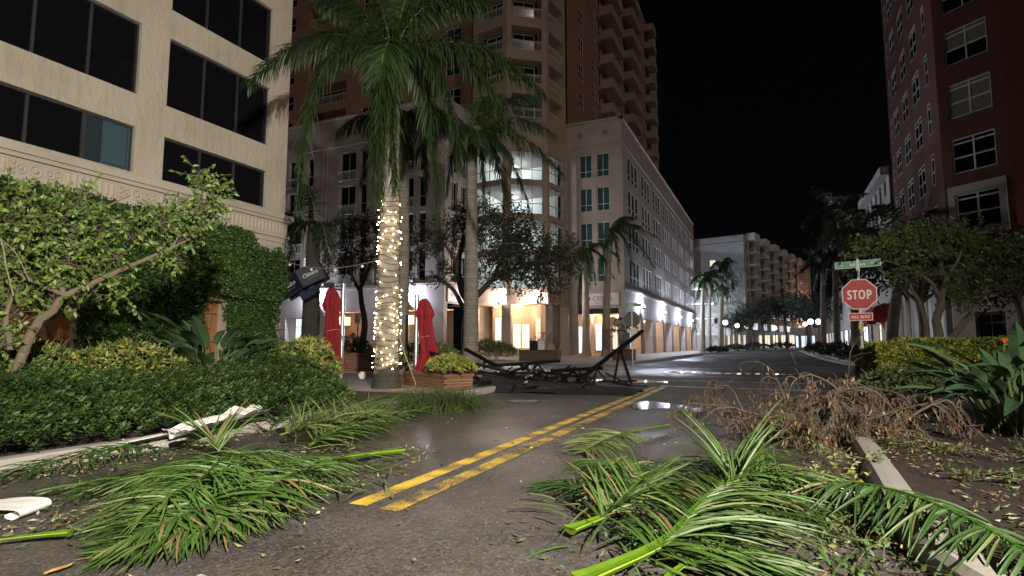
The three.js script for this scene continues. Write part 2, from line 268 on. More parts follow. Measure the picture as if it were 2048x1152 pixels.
// ---------------------------------------------------------------- walls with openings, windows
class Side { // a facade: u runs to the right, y up, z out of the wall
  constructor(x, z, turn) { this.x = x; this.z = z; this.a = turn; this.m = rotM(x, 0, z, turn); }
  at(u, y, z = 0) { return V(u, y, z).applyMatrix4(this.m); }
}
function wall(gb, S, u0, u1, y0, y1, ops = [], dep = 0.22) {
  const us = [...new Set([u0, u1, ...ops.flatMap((o) => [o[0], o[1]])])].filter((u) => u >= u0 && u <= u1).sort((a, b) => a - b);
  const ys = [...new Set([y0, y1, ...ops.flatMap((o) => [o[2], o[3]])])].filter((u) => u >= y0 && u <= y1).sort((a, b) => a - b);
  for (let i = 0; i + 1 < us.length; i++) for (let j = 0; j + 1 < ys.length; j++) {
    const cu = (us[i] + us[i + 1]) / 2, cy = (ys[j] + ys[j + 1]) / 2; if (ops.some((o) => cu > o[0] && cu < o[1] && cy > o[2] && cy < o[3])) continue;
    gb.quad(S.at(us[i], ys[j]), S.at(us[i + 1], ys[j]), S.at(us[i + 1], ys[j + 1]), S.at(us[i], ys[j + 1]));
  }
  for (const [a, b, c, d, dd] of ops) { const q = -(dd ?? dep); gb.quad(S.at(a, c), S.at(a, c, q), S.at(a, d, q), S.at(a, d)); gb.quad(S.at(b, c, q), S.at(b, c), S.at(b, d), S.at(b, d, q)); gb.quad(S.at(a, c, q), S.at(a, c), S.at(b, c), S.at(b, c, q)); gb.quad(S.at(a, d), S.at(a, d, q), S.at(b, d, q), S.at(b, d)); }
}
const sbox = (gb, S, u0, u1, y0, y1, z0, z1) => gb.box(u0, y0, z0, u1, y1, z1, S.m);
const cache = {};
// a window in an opening (u0, u1, y0, y1): frame bars, transom heights as shares, and its panes
function win(b, S, [u0, u1, y0, y1], o = {}) {
  const { cols = 2, rows = [], f = 0.07, dep = 0.2, frame = M.frameWhite, glass = M.tealGlass, sill = false, panes = true, thin = 0.05 } = o, w = u1 - u0, h = y1 - y0;
  const g = new THREE.Group(); g.name = o.name || 'window'; g.position.copy(S.at((u0 + u1) / 2, y0, -dep)); g.rotation.y = S.a; b.add(g); if (o.label) g.userData.label = o.label;
  const key = [w.toFixed(3), h.toFixed(3), cols, rows, f, thin].join();
  const G = cache[key] ||= (() => {
    const F = new GB(), P = []; F.box(-w / 2, 0, -0.04, w / 2, f, 0.04).box(-w / 2, h - f, -0.04, w / 2, h, 0.04).box(-w / 2, f, -0.04, -w / 2 + f, h - f, 0.04).box(w / 2 - f, f, -0.04, w / 2, h - f, 0.04);
    for (let k = 1; k < cols; k++) { const x = -w / 2 + w * k / cols; F.box(x - thin / 2, f, -0.035, x + thin / 2, h - f, 0.035); }
    const rs = [0, ...rows, 1]; for (const r of rows) F.box(-w / 2 + f, h * r - thin / 2, -0.03, w / 2 - f, h * r + thin / 2, 0.03);
    for (let k = 0; k < cols; k++) P.push(new GB().box(-w / 2 + w * k / cols + 0.01, 0.01, -0.012, -w / 2 + w * (k + 1) / cols - 0.01, h - 0.01, 0.004).build());
    return { F: F.build(), P, A: new GB().box(-w / 2 + 0.01, 0.01, -0.012, w / 2 - 0.01, h - 0.01, 0.004).build(), S: new GB().box(-w / 2 - 0.1, -0.1, -0.05, w / 2 + 0.1, -0.003, dep + 0.1).build() };
  })();
  part('frame', G.F, frame, g); if (sill) part('sill', G.S, o.sillMat || M.stone, g);
  if (panes) G.P.forEach((p, k) => part('pane', p, Array.isArray(glass) ? glass[k % glass.length] : glass, g)); else part('pane', G.A, glass, g);
  return g;
}
function rail(b, S, u0, u1, y, z, h = 1.0, mat = M.railing, step = 0.16, name = 'railing') { // bars in one mesh: too fine to tell apart
  const g = new GB(); sbox(g, S, u0, u1, y + h - 0.05, y + h, z - 0.03, z + 0.03); sbox(g, S, u0, u1, y + 0.08, y + 0.12, z - 0.02, z + 0.02); sbox(g, S, u0, u1, y + h - 0.2, y + h - 0.17, z - 0.015, z + 0.015);
  for (let u = u0; u <= u1 + 0.01; u += step) sbox(g, S, u - 0.012, u + 0.012, y, y + h - 0.05, z - 0.012, z + 0.012);
  return part(name, g, mat, b);
}

// ---------------------------------------------------------------- cream office building on the left, its street wall at x = -16
{
  const B = thing('office_building', 'cream stucco office building with long black windows and carved stone band', 'building', [-16, 0, -15.35]);
  const S = new Side(0, 0, PI / 2), W = 34; // u = -(z + 15.35): runs towards the intersection; u = 0 at the corner
  const U = (z) => -(z + 15.35), w = new GB(), ops = [];
  for (let k = 0; k < 5; k++) { const z0 = -14.47 + k * 4.6, a = U(z0 + 3.76), b = U(z0); ops.push([a, b, 6.0, 7.3], [a, b, 8.24, 10.33], [a, b, 11.22, 13.3]); }
  wall(w, S, -W, 0, 5.85, 14.2, ops, 0.3);
  w.quad(V(0, 0, 0), V(-22, 0, 0), V(-22, 14.2, 0), V(0, 14.2, 0)); // return wall towards the side street
  w.quad(V(-22, 0, W), V(0, 0, W), V(0, 14.2, W), V(-22, 14.2, W)); w.quad(V(-22, 14.2, W), V(0, 14.2, W), V(0, 14.2, 0), V(-22, 14.2, 0)); w.quad(V(-22, 0, 0), V(-22, 0, W), V(-22, 14.2, W), V(-22, 14.2, 0));
  part('wall', w.build(true), M.cream, B);
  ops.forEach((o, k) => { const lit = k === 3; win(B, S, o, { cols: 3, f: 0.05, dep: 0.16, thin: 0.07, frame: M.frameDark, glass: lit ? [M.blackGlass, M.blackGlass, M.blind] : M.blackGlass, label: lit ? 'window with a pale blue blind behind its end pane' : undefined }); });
  { const [a, b, c, d] = ops[3], w3 = (b - a) / 3, q = new GB(); sbox(q, S, a + 2 * w3 + 0.06, a + 2.38 * w3, c + 0.06, d - 0.06, -0.15, -0.143); part('painted_reflection', q, std([0.022, 0.036, 0.045], 0.4), B); const f2 = new GB(); sbox(f2, S, a + 2.42 * w3, b - 0.1, c + 0.1, c + 0.12, -0.15, -0.14); sbox(f2, S, b - 0.13, b - 0.11, c + 0.12, d - 0.1, -0.15, -0.14); part('inner_frame', f2, M.frameDark, B); }  // darker strip: a reflection on the end pane painted as colour
  // ground storey: deep arches between piers, boarded with plywood
  const lo = new GB(), ga = [];
  for (let k = 0; k < 7; k++) { const z0 = -13.12 + k * 4.3; ga.push([U(z0 + (k ? 1.9 : 1.1)), U(z0), 0.12, 2.62]); }
  wall(lo, S, -W, -0.28, 0, 4.7, ga, 0.45); part('ground_storey_wall', lo.build(true), M.stone, B);
  for (const [a, b, c, d] of ga.slice(0, 4)) { let y = c; for (const h of [1.2, 0.9, 0.4]) { part('plywood_board', new GB().box(a + 0.01, y, -0.44, b - 0.01, Math.min(d, y + h) - 0.025, -0.415, S.m).build(true), M.plywood, B); y += h; } }
  // the carved stone band: mouldings, flutes and rosette panels standing proud
  const c = new GB();
  sbox(c, S, -W, 0.16, 5.68, 5.84, -0.1, 0.3); sbox(c, S, -W, 0.12, 5.58, 5.68, -0.1, 0.22); sbox(c, S, -W, 0.05, 5.12, 5.58, -0.1, 0.1); sbox(c, S, -W, 0.1, 5.02, 5.12, -0.1, 0.18); sbox(c, S, -W, -0.02, 4.86, 5.02, -0.1, 0.08); sbox(c, S, -W, -0.06, 4.7, 4.86, -0.1, 0.02);
  part('cornice', c.build(true), M.stone, B);
  const flute = new THREE.CapsuleGeometry(0.052, 0.26, 3, 8), ros = new GB();
  for (const [x, y, r] of [[0, 0, 0.13], [-0.3, 0, 0.1], [0.3, 0, 0.1]]) { ros.add(new THREE.TorusGeometry(r, 0.028, 5, 14), rotM(x, y, 0)); ros.add(new THREE.SphereGeometry(r * 0.5, 8, 6), rotM(x, y, 0, 0, 0, 0)); }
  for (const s of [-1, 1]) for (let q = 0; q < 3; q++) ros.add(new THREE.SphereGeometry(0.05, 6, 5), rotM(s * 0.45, -0.12 + q * 0.12, 0));
  ros.box(-0.56, -0.21, -0.02, -0.52, 0.21, 0.03).box(0.52, -0.21, -0.02, 0.56, 0.21, 0.03);
  const rg = ros.build();
  let u = -0.12; for (let k = 0; k < 90 && u > -15; k++) {
    const run = u < -3.6 && Math.floor((-u - 3.6) / 1.2) % 2 === 1;
    if (run) { const m = part('carved_rosette', rg, M.stone, B); m.position.copy(S.at(u - 0.55, 5.35, 0.1)); m.rotation.y = S.a; u -= 1.2; continue; }
    const m = part('carved_flute', flute, M.stone, B); m.position.copy(S.at(u, 5.35, 0.1)); m.rotation.y = S.a; m.scale.set(1, 1, 0.6); u -= 0.152;
  }
}

// ---------------------------------------------------------------- apartment tower over its podium, round bay in the inner corner
const F0 = { rows: [0.28], frame: M.frameWhite, glass: M.tealGlass };
{
  const B = thing('apartment_tower', 'brown apartment tower rising from a pale pink podium with a round glazed corner bay', 'building', [0, 0, 0]);
  const pod = new GB();
  // --- right block: narrow front (z = -57) and long street side (x = -13.3)
  const SF = new Side(-19.9, -57, 0), fo = []; // front
  for (const y of [7.6, 11.3, 15, 18.6]) fo.push([2.0, 3.35, y, y + 2.5], [3.85, 5.2, y, y + 2.5]);
  wall(pod, SF, 0, 6.6, 4.86, 24.5, fo); wall(pod, SF, 0, 1.7, 0.13, 4.86); wall(pod, SF, 5.95, 6.6, 0.13, 4.86);
  const SR = new Side(-13.3, -57, PI / 2), ro = [], arc = [];
  for (let k = 0; k < 8; k++) { const u = 2.4 + k * 7.2; for (const y of [7.6, 11.3, 15, 18.6]) for (const q of [0, 1.72, 3.44]) ro.push([u + q, u + q + 1.3, y, y + 2.5]); arc.push([u - 0.3, u + 4.9, 0.1, 4.15, 0.9]); }
  wall(pod, SR, 0, 59, 4.86, 24.5, ro); wall(pod, SR, 0, 59, 0.1, 4.86, arc, 0.9);
  const SB = new Side(-13.3, -116, PI); wall(pod, SB, 0, 14, 0, 24.5);
  pod.quad(V(-27, 24.2, -57), V(-13.3, 24.2, -57), V(-13.3, 24.2, -116), V(-27, 24.2, -116));
  // --- left wing: front z = -44, inner side x = -26.5
  const SL = new Side(-72, -44, 0), lo = [], nar = [];
  const LU = [[33.3, 35.3, 35.8, 36.7], [40.1, 42.1, 42.6, 43.5], [26.5, 28.5, 29, 29.9], [19.7, 21.7, 22.2, 23.1]];
  for (const y of [6.9, 10.35, 13.8, 17.25]) for (const [a, b, c, d] of LU) { lo.push([a, b, y, y + 3]); nar.push([c, d, y + 0.1, y + 3]); }
  const low = [[14, 17, 0.9, 3.9, 1.6], [19.5, 22.5, 0.9, 3.9, 1.6], [26.8, 30.2, 0.9, 3.9, 1.6], [32.2, 36.6, 0.13, 4.3, 2.4], [38.2, 43.4, 0.13, 4.3, 2.4]];
  wall(pod, SL, 0, 45.5, 0.13, 23.8, [...lo, ...nar, ...low], 0.3);
  const SI = new Side(-26.5, -44, PI / 2), io = []; // inner side: u towards the back
  for (const y of [6.9, 10.35, 13.8, 17.25]) io.push([1.2, 2.3, y, y + 2.6], [3.0, 4.1, y, y + 2.6]);
  wall(pod, SI, 0, 13, 4.9, 23.8, io); wall(pod, SI, 0, 0.6, 0.13, 4.9); wall(pod, SI, 4.6, 13, 0.13, 4.9); wall(pod, new Side(-29.2, -44, PI / 2), 0.6, 4.6, 0.13, 4.9);
  pod.quad(V(-72, 23.5, -44), V(-26.5, 23.5, -44), V(-26.5, 23.5, -58), V(-72, 23.5, -58));
  part('podium_wall', pod.build(true), M.pinkStucco, B);
  // string courses, copings and vents
  const tr = new GB();
  sbox(tr, SF, -0.02, 6.72, 24.5, 24.72, -0.3, 0.12); sbox(tr, SR, -0.12, 59, 24.5, 24.72, -0.3, 0.12); sbox(tr, SF, 0, 6.6, 21.9, 21.98, -0.02, 0.05); sbox(tr, SR, 0, 59, 21.9, 21.98, -0.02, 0.05);
  sbox(tr, SF, 0, 6.6, 6.7, 6.95, -0.02, 0.12); sbox(tr, SR, 0, 59, 6.7, 6.95, -0.02, 0.14); sbox(tr, SL, 0, 45.5, 23.8, 24.0, -0.3, 0.12); sbox(tr, SL, 0, 45.5, 6.5, 6.75, -0.02, 0.14); sbox(tr, SL, 0, 45.5, 20.9, 21.05, -0.02, 0.1); sbox(tr, SI, 0, 8, 23.8, 24, -0.3, 0.12); sbox(tr, SI, 0, 5, 20.9, 21.05, -0.02, 0.1);
  for (const u of [31, 37.6, 44.6, 24.3]) for (const du of [0, 0.5]) sbox(tr, SL, u + du, u + du + 0.22, 6.75, 20.9, -0.02, 0.09);
  part('string_course', tr.build(true), M.pinkStucco, B);
  for (const [S, us] of [[SF, [1.9, 4.6]], [SR, [2, 5.4, 9.2, 12.6, 16.4, 19.8, 23.6, 27, 30.8]]]) for (const u of us) { const v = new GB(); sbox(v, S, u, u + 0.5, 23, 23.5, -0.05, 0.06); part('roof_vent', v, M.frameGrey, B); }
  fo.forEach((o) => win(B, SF, o, F0)); ro.forEach((o) => win(B, SR, o, { ...F0, cols: 1, f: 0.05, dep: 0.045, panes: false, sill: false }));
  lo.forEach((o) => win(B, SL, o, { cols: 2, rows: [], glass: M.blackGlass, dep: 0.28 })); nar.forEach((o) => win(B, SL, o, { cols: 1, rows: [0.36], glass: M.blackGlass, dep: 0.28 }));
  io.forEach((o) => win(B, SI, o, { ...F0, cols: 2, glass: M.blackGlass }));
  for (const [a, b, y] of lo) rail(B, SL, a - 0.12, b + 0.12, y, 0.12, 1.05, M.frameWhite, 0.15, 'balcony_railing');
  // tall pale blue-green corner glazing at the far left of the wing
  for (const y of [6.9, 10.35, 13.8]) win(B, SL, [25.2, 26.2, y, y + 3], { cols: 1, dep: -0.05, glass: M.tealGlass });
  // --- arcade behind the right block: back wall, shop windows, ceiling
  const ar = new GB(); wall(ar, new Side(-13.3, -57, PI / 2), 0, 0); const SA = new Side(-17.2, -57, PI / 2);
  wall(ar, SA, 0.9, 59, 0.13, 4.3); ar.quad(V(-19.9, 4.3, -57), V(-13.35, 4.3, -57), V(-13.35, 4.3, -116), V(-19.9, 4.3, -116)); wall(ar, new Side(-19.9, -60.6, 0), 0, 2.7, 0.13, 4.3);
  part('arcade_wall', ar.build(true), M.peach, B);
  for (let k = 0; k < 8; k++) { const u = 2.6 + k * 7.2; win(B, SA, [u, u + 2.4, 0.5, 3.4], { cols: 2, dep: -0.06, glass: k % 3 === 1 ? M.warmPane : M.coolPane, name: 'shop_window', rows: [0.75] }); }
  win(B, new Side(-19.9, -60.6, 0), [0.5, 2.2, 0.2, 3.2], { cols: 2, dep: -0.06, glass: M.coolPane, name: 'shop_door' });
  // --- low openings of the left wing
  const lw = new GB(); wall(lw, new Side(-72, -46.6, 0), 31.5, 45, 0.13, 4.5); lw.quad(V(-40.5, 4.32, -44), V(-27, 4.32, -44), V(-27, 4.32, -46.6), V(-40.5, 4.32, -46.6)); part('porch_wall', lw.build(true), M.peach, B);
  for (const [a, b, y0, y1] of low.slice(0, 3)) win(B, SL, [a, b, y0, y1], { cols: 2, rows: [0.7], dep: 1.4, glass: M.coolPane, name: 'shop_window' });
  win(B, new Side(-72, -46.6, 0), [35.1, 36, 0.4, 3.4], { cols: 1, rows: [0.8], dep: -0.05, glass: M.coolPane, name: 'shop_window' });
  win(B, new Side(-72, -46.6, 0), [38.6, 40.2, 0.4, 3.4], { cols: 2, rows: [0.8], dep: -0.05, glass: M.warmPane, name: 'shop_window' });
  { const d = new GB(); sbox(d, new Side(-29.2, -44, PI / 2), 1.9, 3.0, 0.13, 2.5, 0, 0.06); part('service_door', d, M.stone, B); }
  // --- the round bay: an octagonal drum in the inner corner
  const cx = -23.9, cz = -53.9, R = 4.9, half = R * Math.tan(22.5 * DEG), A0 = [37, -8, 82].map((d) => d * DEG), bay = new GB(), slabs = new GB();
  const fac = A0.map((a) => { const s = new Side(cx + Math.sin(a) * R - Math.cos(a) * half, cz + Math.cos(a) * R + Math.sin(a) * half, a); return s; });
  const wd = 2 * half, gl = [[6.5, 9.6], [10.2, 13.2], [13.7, 16.6], [17.05, 19.9]], balY = [23.2, 26.65, 30.1, 33.55, 37, 40.45, 43.9, 47.35, 50.8, 54.25, 57.7];
  fac.forEach((S, q) => {
    const ops = gl.map(([a, b]) => [0.42, wd - 0.42, a, b]); wall(bay, S, 0, wd, 5.0, 22.6, ops, 0.3);
    ops.forEach((o) => win(B, S, o, { cols: q ? 2 : 3, rows: [0.36], dep: 0.14, glass: M.clear, frame: M.frameGrey, thin: 0.06, name: 'bay_window', panes: false }));
    const bo = balY.map((y) => [0.5, wd - 0.5, y, y + 2.45, 1.3]); const tw = q === 0 ? bay : bay; wall(tw, S, 0, wd, 22.6, 62, bo, 1.3);
    balY.slice(0, 7).forEach((y) => { rail(B, S, 0.5, wd - 0.5, y, 0.0, 1.0, M.railing, 0.17, 'balcony_railing'); win(B, S, [0.9, wd - 0.9, y, y + 2.3], { cols: 2, dep: 1.25, glass: M.blackGlass, name: 'balcony_door' }); });
  });
  part('bay_wall', bay.build(true), M.towerTan, B);
  const oct = (r, y0, y1, m, name) => { const g = new THREE.CylinderGeometry(r, r, y1 - y0, 8); g.rotateY(37 * DEG + 22.5 * DEG); g.translate(cx, (y0 + y1) / 2, cz); return part(name, g, m, B); };
  for (const y of [5.0, 9.75, 13.3, 16.75, 20.1]) oct(R * 1.045, y, y + 0.3, M.pinkStucco, 'bay_floor_slab');
  { const back = new GB(); for (const [a, b] of [[-27.5, -52], [0, 0]].slice(0, 1)) { wall(back, new Side(-26.4, -56, 0), 0, 6.4, 5, 20.4); wall(back, new Side(-26.45, -49, PI / 2), 0, 7, 5, 20.4); } part('interior_wall', back, M.white, B); }
  for (const [a] of gl) { const y = a + 2.75; const m = part('ceiling_lamp', new GB().box(cx - 0.22, y, cz - 0.22, cx + 0.22, y + 0.06, cz + 0.22), M.coolGlow, B); light([cx, y - 0.05, cz], 0xeef5ff, 36, 0.15); }
  // portico below the bay
  const pan = new GB(); const vx = (k, r) => { const a = (37 - 22.5 - 45 + 45 * k) * DEG; return [cx + Math.sin(a) * r / Math.cos(22.5 * DEG), cz + Math.cos(a) * r / Math.cos(22.5 * DEG)]; };
  for (let k = 0; k < 4; k++) { const [x, z] = vx(k, R - 0.25); const m = rotM(x, 0, z, (14.5 + 45 * k - 45) * DEG); part('portico_column', new GB().box(-0.42, 1.2, -0.42, 0.42, 5.0, 0.42, m).box(-0.55, 0.13, -0.55, 0.55, 1.2, 0.55, m).build(true), M.pinkStucco, B); }
  const ent = A0.map((a) => new Side(cx + Math.sin(a) * 2.6 - Math.cos(a) * 1.08, cz + Math.cos(a) * 2.6 + Math.sin(a) * 1.08, a));
  ent.forEach((S) => wall(pan, S, 0, 2.16, 0.13, 5)); pan.quad(V(-29, 4.98, -57), V(-19, 4.98, -57), V(-19, 4.98, -49), V(-29, 4.98, -49)); wall(pan, new Side(-19.9, -53, -PI / 2), -4, 2, 0.13, 5);
  part('entrance_wall', pan.build(true), M.peach, B);
  win(B, ent[0], [0.1, 1.95, 0.75, 3.3], { cols: 2, dep: -0.05, glass: M.warmPane, name: 'entrance_door', frame: M.stone, f: 0.12, thin: 0.14 }); win(B, ent[1], [0.3, 1.9, 0.75, 3.9], { cols: 2, rows: [0.8], dep: -0.05, glass: M.warmPane, name: 'entrance_window', frame: M.stone }); win(B, ent[2], [0.5, 1.7, 0.75, 3.9], { cols: 2, rows: [0.8], dep: -0.05, glass: M.warmPane, name: 'entrance_window', frame: M.stone });
  { // steps up to the doors, cheek wall and handrail
    const a = A0[0], S = fac[0]; for (let k = 0; k < 4; k++) { const st = new GB(); sbox(st, S, 0.5, wd - 0.9, 0.13 + k * 0.155, 0.13 + (k + 1) * 0.155, -2.2, 0.9 - k * 0.32); part('step', st.build(true), M.stone, B); }
    const ck = new GB(); sbox(ck, S, wd - 0.88, wd - 0.62, 0.13, 0.95, -1.6, 1.0); part('cheek_wall', ck.build(true), M.white, B);
    const h = new GB(); h.tube([S.at(wd - 0.95, 0.9, 1.0), S.at(wd - 0.95, 1.05, 0.95), S.at(wd - 0.95, 1.7, -0.5), S.at(wd - 0.95, 1.7, -1.2)], 0.03, 6); h.tube([S.at(wd - 0.95, 0.2, 1.0), S.at(wd - 0.95, 1.0, 1.0)], 0.03, 6); h.tube([S.at(wd - 0.95, 0.7, -0.5), S.at(wd - 0.95, 1.7, -0.5)], 0.03, 6); part('handrail', h, M.frameWhite, B);
  }
  rail(B, fac[1], 0.4, wd - 0.4, 0.5, -0.5, 1.1, M.frameGrey, 0.2, 'terrace_railing'); rail(B, fac[2], 0.4, wd - 0.4, 0.5, -0.5, 1.1, M.frameGrey, 0.2, 'terrace_railing');
  { const t = new GB(); sbox(t, fac[1], 0, wd, 0.13, 0.75, -2.3, -0.2); sbox(t, fac[2], 0, wd, 0.13, 0.75, -2.3, -0.2); part('terrace_wall', t.build(true), M.pinkStucco, B);
    const p = new GB(); sbox(p, SF, 0.02, 0.75, 0.13, 23, 0.004, 0.5); sbox(p, SF, 1.1, 1.75, 0.13, 21, 0.004, 0.25); part('pilaster', p.build(true), M.pinkStucco, B); }
  // --- the tower shaft
  const sh = new GB(), ST = new Side(-19.5, -58, PI / 2), to = [], SN = new Side(-60, -52, 0), no = [], FL = []; for (let k = 0; k < 11; k++) FL.push(25.6 + k * 3.42);
  for (const y of FL) for (const u of [4.4, 9.9, 25.2, 42.5, 48.5]) to.push([u, u + 1.7, y, y + 1.9]);
  for (const y of FL) for (const u of [12.7, 24.8]) to.push([u, u + 2.4, y - 0.4, y + 1.9, 0.3]);
  wall(sh, ST, 0, 54, 23.6, 62, to); const NF = []; for (let k = 0; k < 8; k++) NF.push(26.9 + k * 3.45);
  for (const y of NF) { for (const u of [4.6, 17.2, 21.4, 28.6]) no.push([u, u + 1.9, y, y + 1.9]); no.push([8.8, 14.9, y - 0.2, y + 2.3, 2.0]); }
  wall(sh, SN, 0, 33, 23, 62, no); wall(sh, new Side(-60, -112, -PI / 2), -60, 0, 20, 62); wall(sh, new Side(-19.5, -112, PI), 0, 40.5, 20, 62); sh.quad(V(-60, 62, -52), V(-19.5, 62, -52), V(-19.5, 62, -112), V(-60, 62, -112)); wall(sh, new Side(-27, -52, PI / 2), 0, 8, 23, 62);
  part('tower_wall', sh.build(true), M.towerBrown, B);
  const orn = new GB(); wall(orn, new Side(-22.3, -57.5, 0), 0, 2.8, 24.6, 62); part('corner_pier', orn.build(true), M.towerLitOrange, B); part('end_pier', new GB().box(50.5, 23, -0.3, 54.4, 62, 0.5, ST.m).build(true), M.towerTan, B);
  to.forEach((o) => win(B, ST, o, { cols: 2, rows: [0.5], panes: false, glass: M.blackGlass, dep: o[4] || 0.045 }));
  no.forEach((o) => win(B, SN, o, { cols: o[4] ? 3 : 2, rows: o[4] ? [] : [0.5], panes: false, glass: M.blackGlass, dep: o[4] ? 1.9 : 0.14, name: o[4] ? 'balcony_door' : 'window' }));
  for (const y of NF) rail(B, SN, 8.8, 14.9, y - 0.2, -0.05, 1.05, M.railing, 0.2, 'balcony_railing');
  for (const y of FL) for (const [u, len] of [[14, 6.6], [27, 6.6], [44.6, 3.4]]) {
    const s = new GB(), y0 = y - 0.75; sbox(s, ST, u, u + len, y0, y0 + 0.25, 0, 1.7); sbox(s, ST, u, u + 0.14, y0 + 0.25, y0 + 1.25, 0, 1.7); sbox(s, ST, u + len - 0.14, u + len, y0 + 0.25, y0 + 1.25, 0, 1.7); sbox(s, ST, u + 0.14, u + len - 0.14, y0 + 0.25, y0 + 1.25, 1.56, 1.7); part('balcony', s.build(true), M.towerTan, B);
  }
}
// the tower's own lamps
function sconce(p, turn, cd, label, color = 0xdfe8ff, s = 1) { // a bracket lantern: back plate, arm, cup and glowing shade
  const t = thing('wall_lamp', label, 'wall lamp', p, turn, undefined);
  part('back_plate', new GB().box(-0.12 * s, -0.3 * s, -0.02, 0.12 * s, 0.2 * s, 0.03), M.frameDark, t);
  part('bracket', new GB().tube([V(0, -0.1 * s, 0.03), V(0, -0.25 * s, 0.2 * s), V(0, -0.2 * s, 0.36 * s)], 0.03 * s, 6), M.frameDark, t);
  part('cup', new GB().cyl(0, -0.22 * s, 0.36 * s, 0.08 * s, 0.22 * s, 0.14 * s, 14), M.frameDark, t);
  part('lamp_shade', new THREE.SphereGeometry(0.2 * s, 16, 12).translate(0, 0.06 * s, 0.36 * s), M.coolGlow, t);
  const w = V(0, 0.06 * s, 0.36 * s).applyAxisAngle(UP, turn).add(V(...p)); light([w.x, w.y, w.z], color, cd, 0.15 * s); return t;
}
sconce([-13.28, 5.35, -56.9 - 7.6 + 0.2], PI / 2, 160, 'white lantern lamp on the arcade pillar nearest the street corner');
sconce([-13.28, 5.35, -78.5], PI / 2, 340, 'white lantern lamp on the middle arcade pillar of the podium');
sconce([-13.28, 5.35, -92.8], PI / 2, 340, 'white lantern lamp on the second last arcade pillar');
sconce([-13.28, 5.35, -107.4], PI / 2, 340, 'white lantern lamp on the last arcade pillar by the side street');
sconce([-40.8, 5.3, -43.98], 0, 240, 'bright lantern lamp on the podium wall beside the navy sign');
sconce([-30.2, 5.3, -43.98], 0, 180, 'bright lantern lamp on the podium wall behind the second red parasol');
{ const k = [[-23.35, -48.65, -8], [-19.9, -50.2, 37]]; const l = ['bright lamp on the entrance column left of the doors', 'bright lamp on the entrance column right of the doors']; k.forEach(([x, z, a], q) => sconce([x, 5.3, z], 14.5 * DEG, 75, l[q], 0xfff0e6, 0.9)); }
function downlight(p, cd, label, color = 0xffd9ae) { const t = thing('ceiling_light', label, 'ceiling light', p); part('housing', new GB().cyl(0, -0.04, 0, 0.24, 0.24, 0.04, 18), M.frameWhite, t); part('lamp_glass', new THREE.SphereGeometry(0.2, 14, 8, 0, 2 * PI, PI / 2, PI / 2).scale(1, 0.6, 1).translate(0, -0.041, 0), M.warmGlow, t); light([p[0], p[1] - 0.26, p[2]], color, cd, 0.15); return t; }
downlight([-21.9, 4.96, -50.3], 24, 'round ceiling light over the entrance doors'); downlight([-24.3, 4.96, -50.1], 15, 'round ceiling light over the left part of the entrance porch'); downlight([-20.2, 4.96, -52.6], 16, 'round ceiling light over the right part of the entrance porch');
downlight([-28, 4.88, -46.6], 30, 'round ceiling light over the service door behind the palm trunk');
downlight([-17.2, 4.28, -58.7], 40, 'round ceiling light in the arcade under the long sign');
for (const [k, l] of [[0, 'first from the corner'], [2, 'third from the corner'], [4, 'fifth from the corner'], [6, 'seventh from the corner']]) downlight([-15.4, 4.28, -62 - k * 7.2], 40, 'round ceiling light in the street arcade, ' + l);
for (const [x, l] of [[-38.3, 'cream drum lantern hanging in the porch right of the first red parasol'], [-30.6, 'cream drum lantern hanging in the porch left of the second red parasol']]) {
  const t = thing('drum_lantern', l, 'lantern', [x, 3.5, -44.9]); const dm = glow([1, 0.72, 0.42], 1.6); part('shade', new GB().cyl(0, -0.42, 0, 0.52, 0.52, 0.8, 22), dm, t); part('rod', new GB().cyl(0, 0.38, 0, 0.02, 0.02, 0.5, 6), M.frameDark, t); light([x, 3.5, -44.9 + 0.75], 0xffb469, 30, 0.2);
}

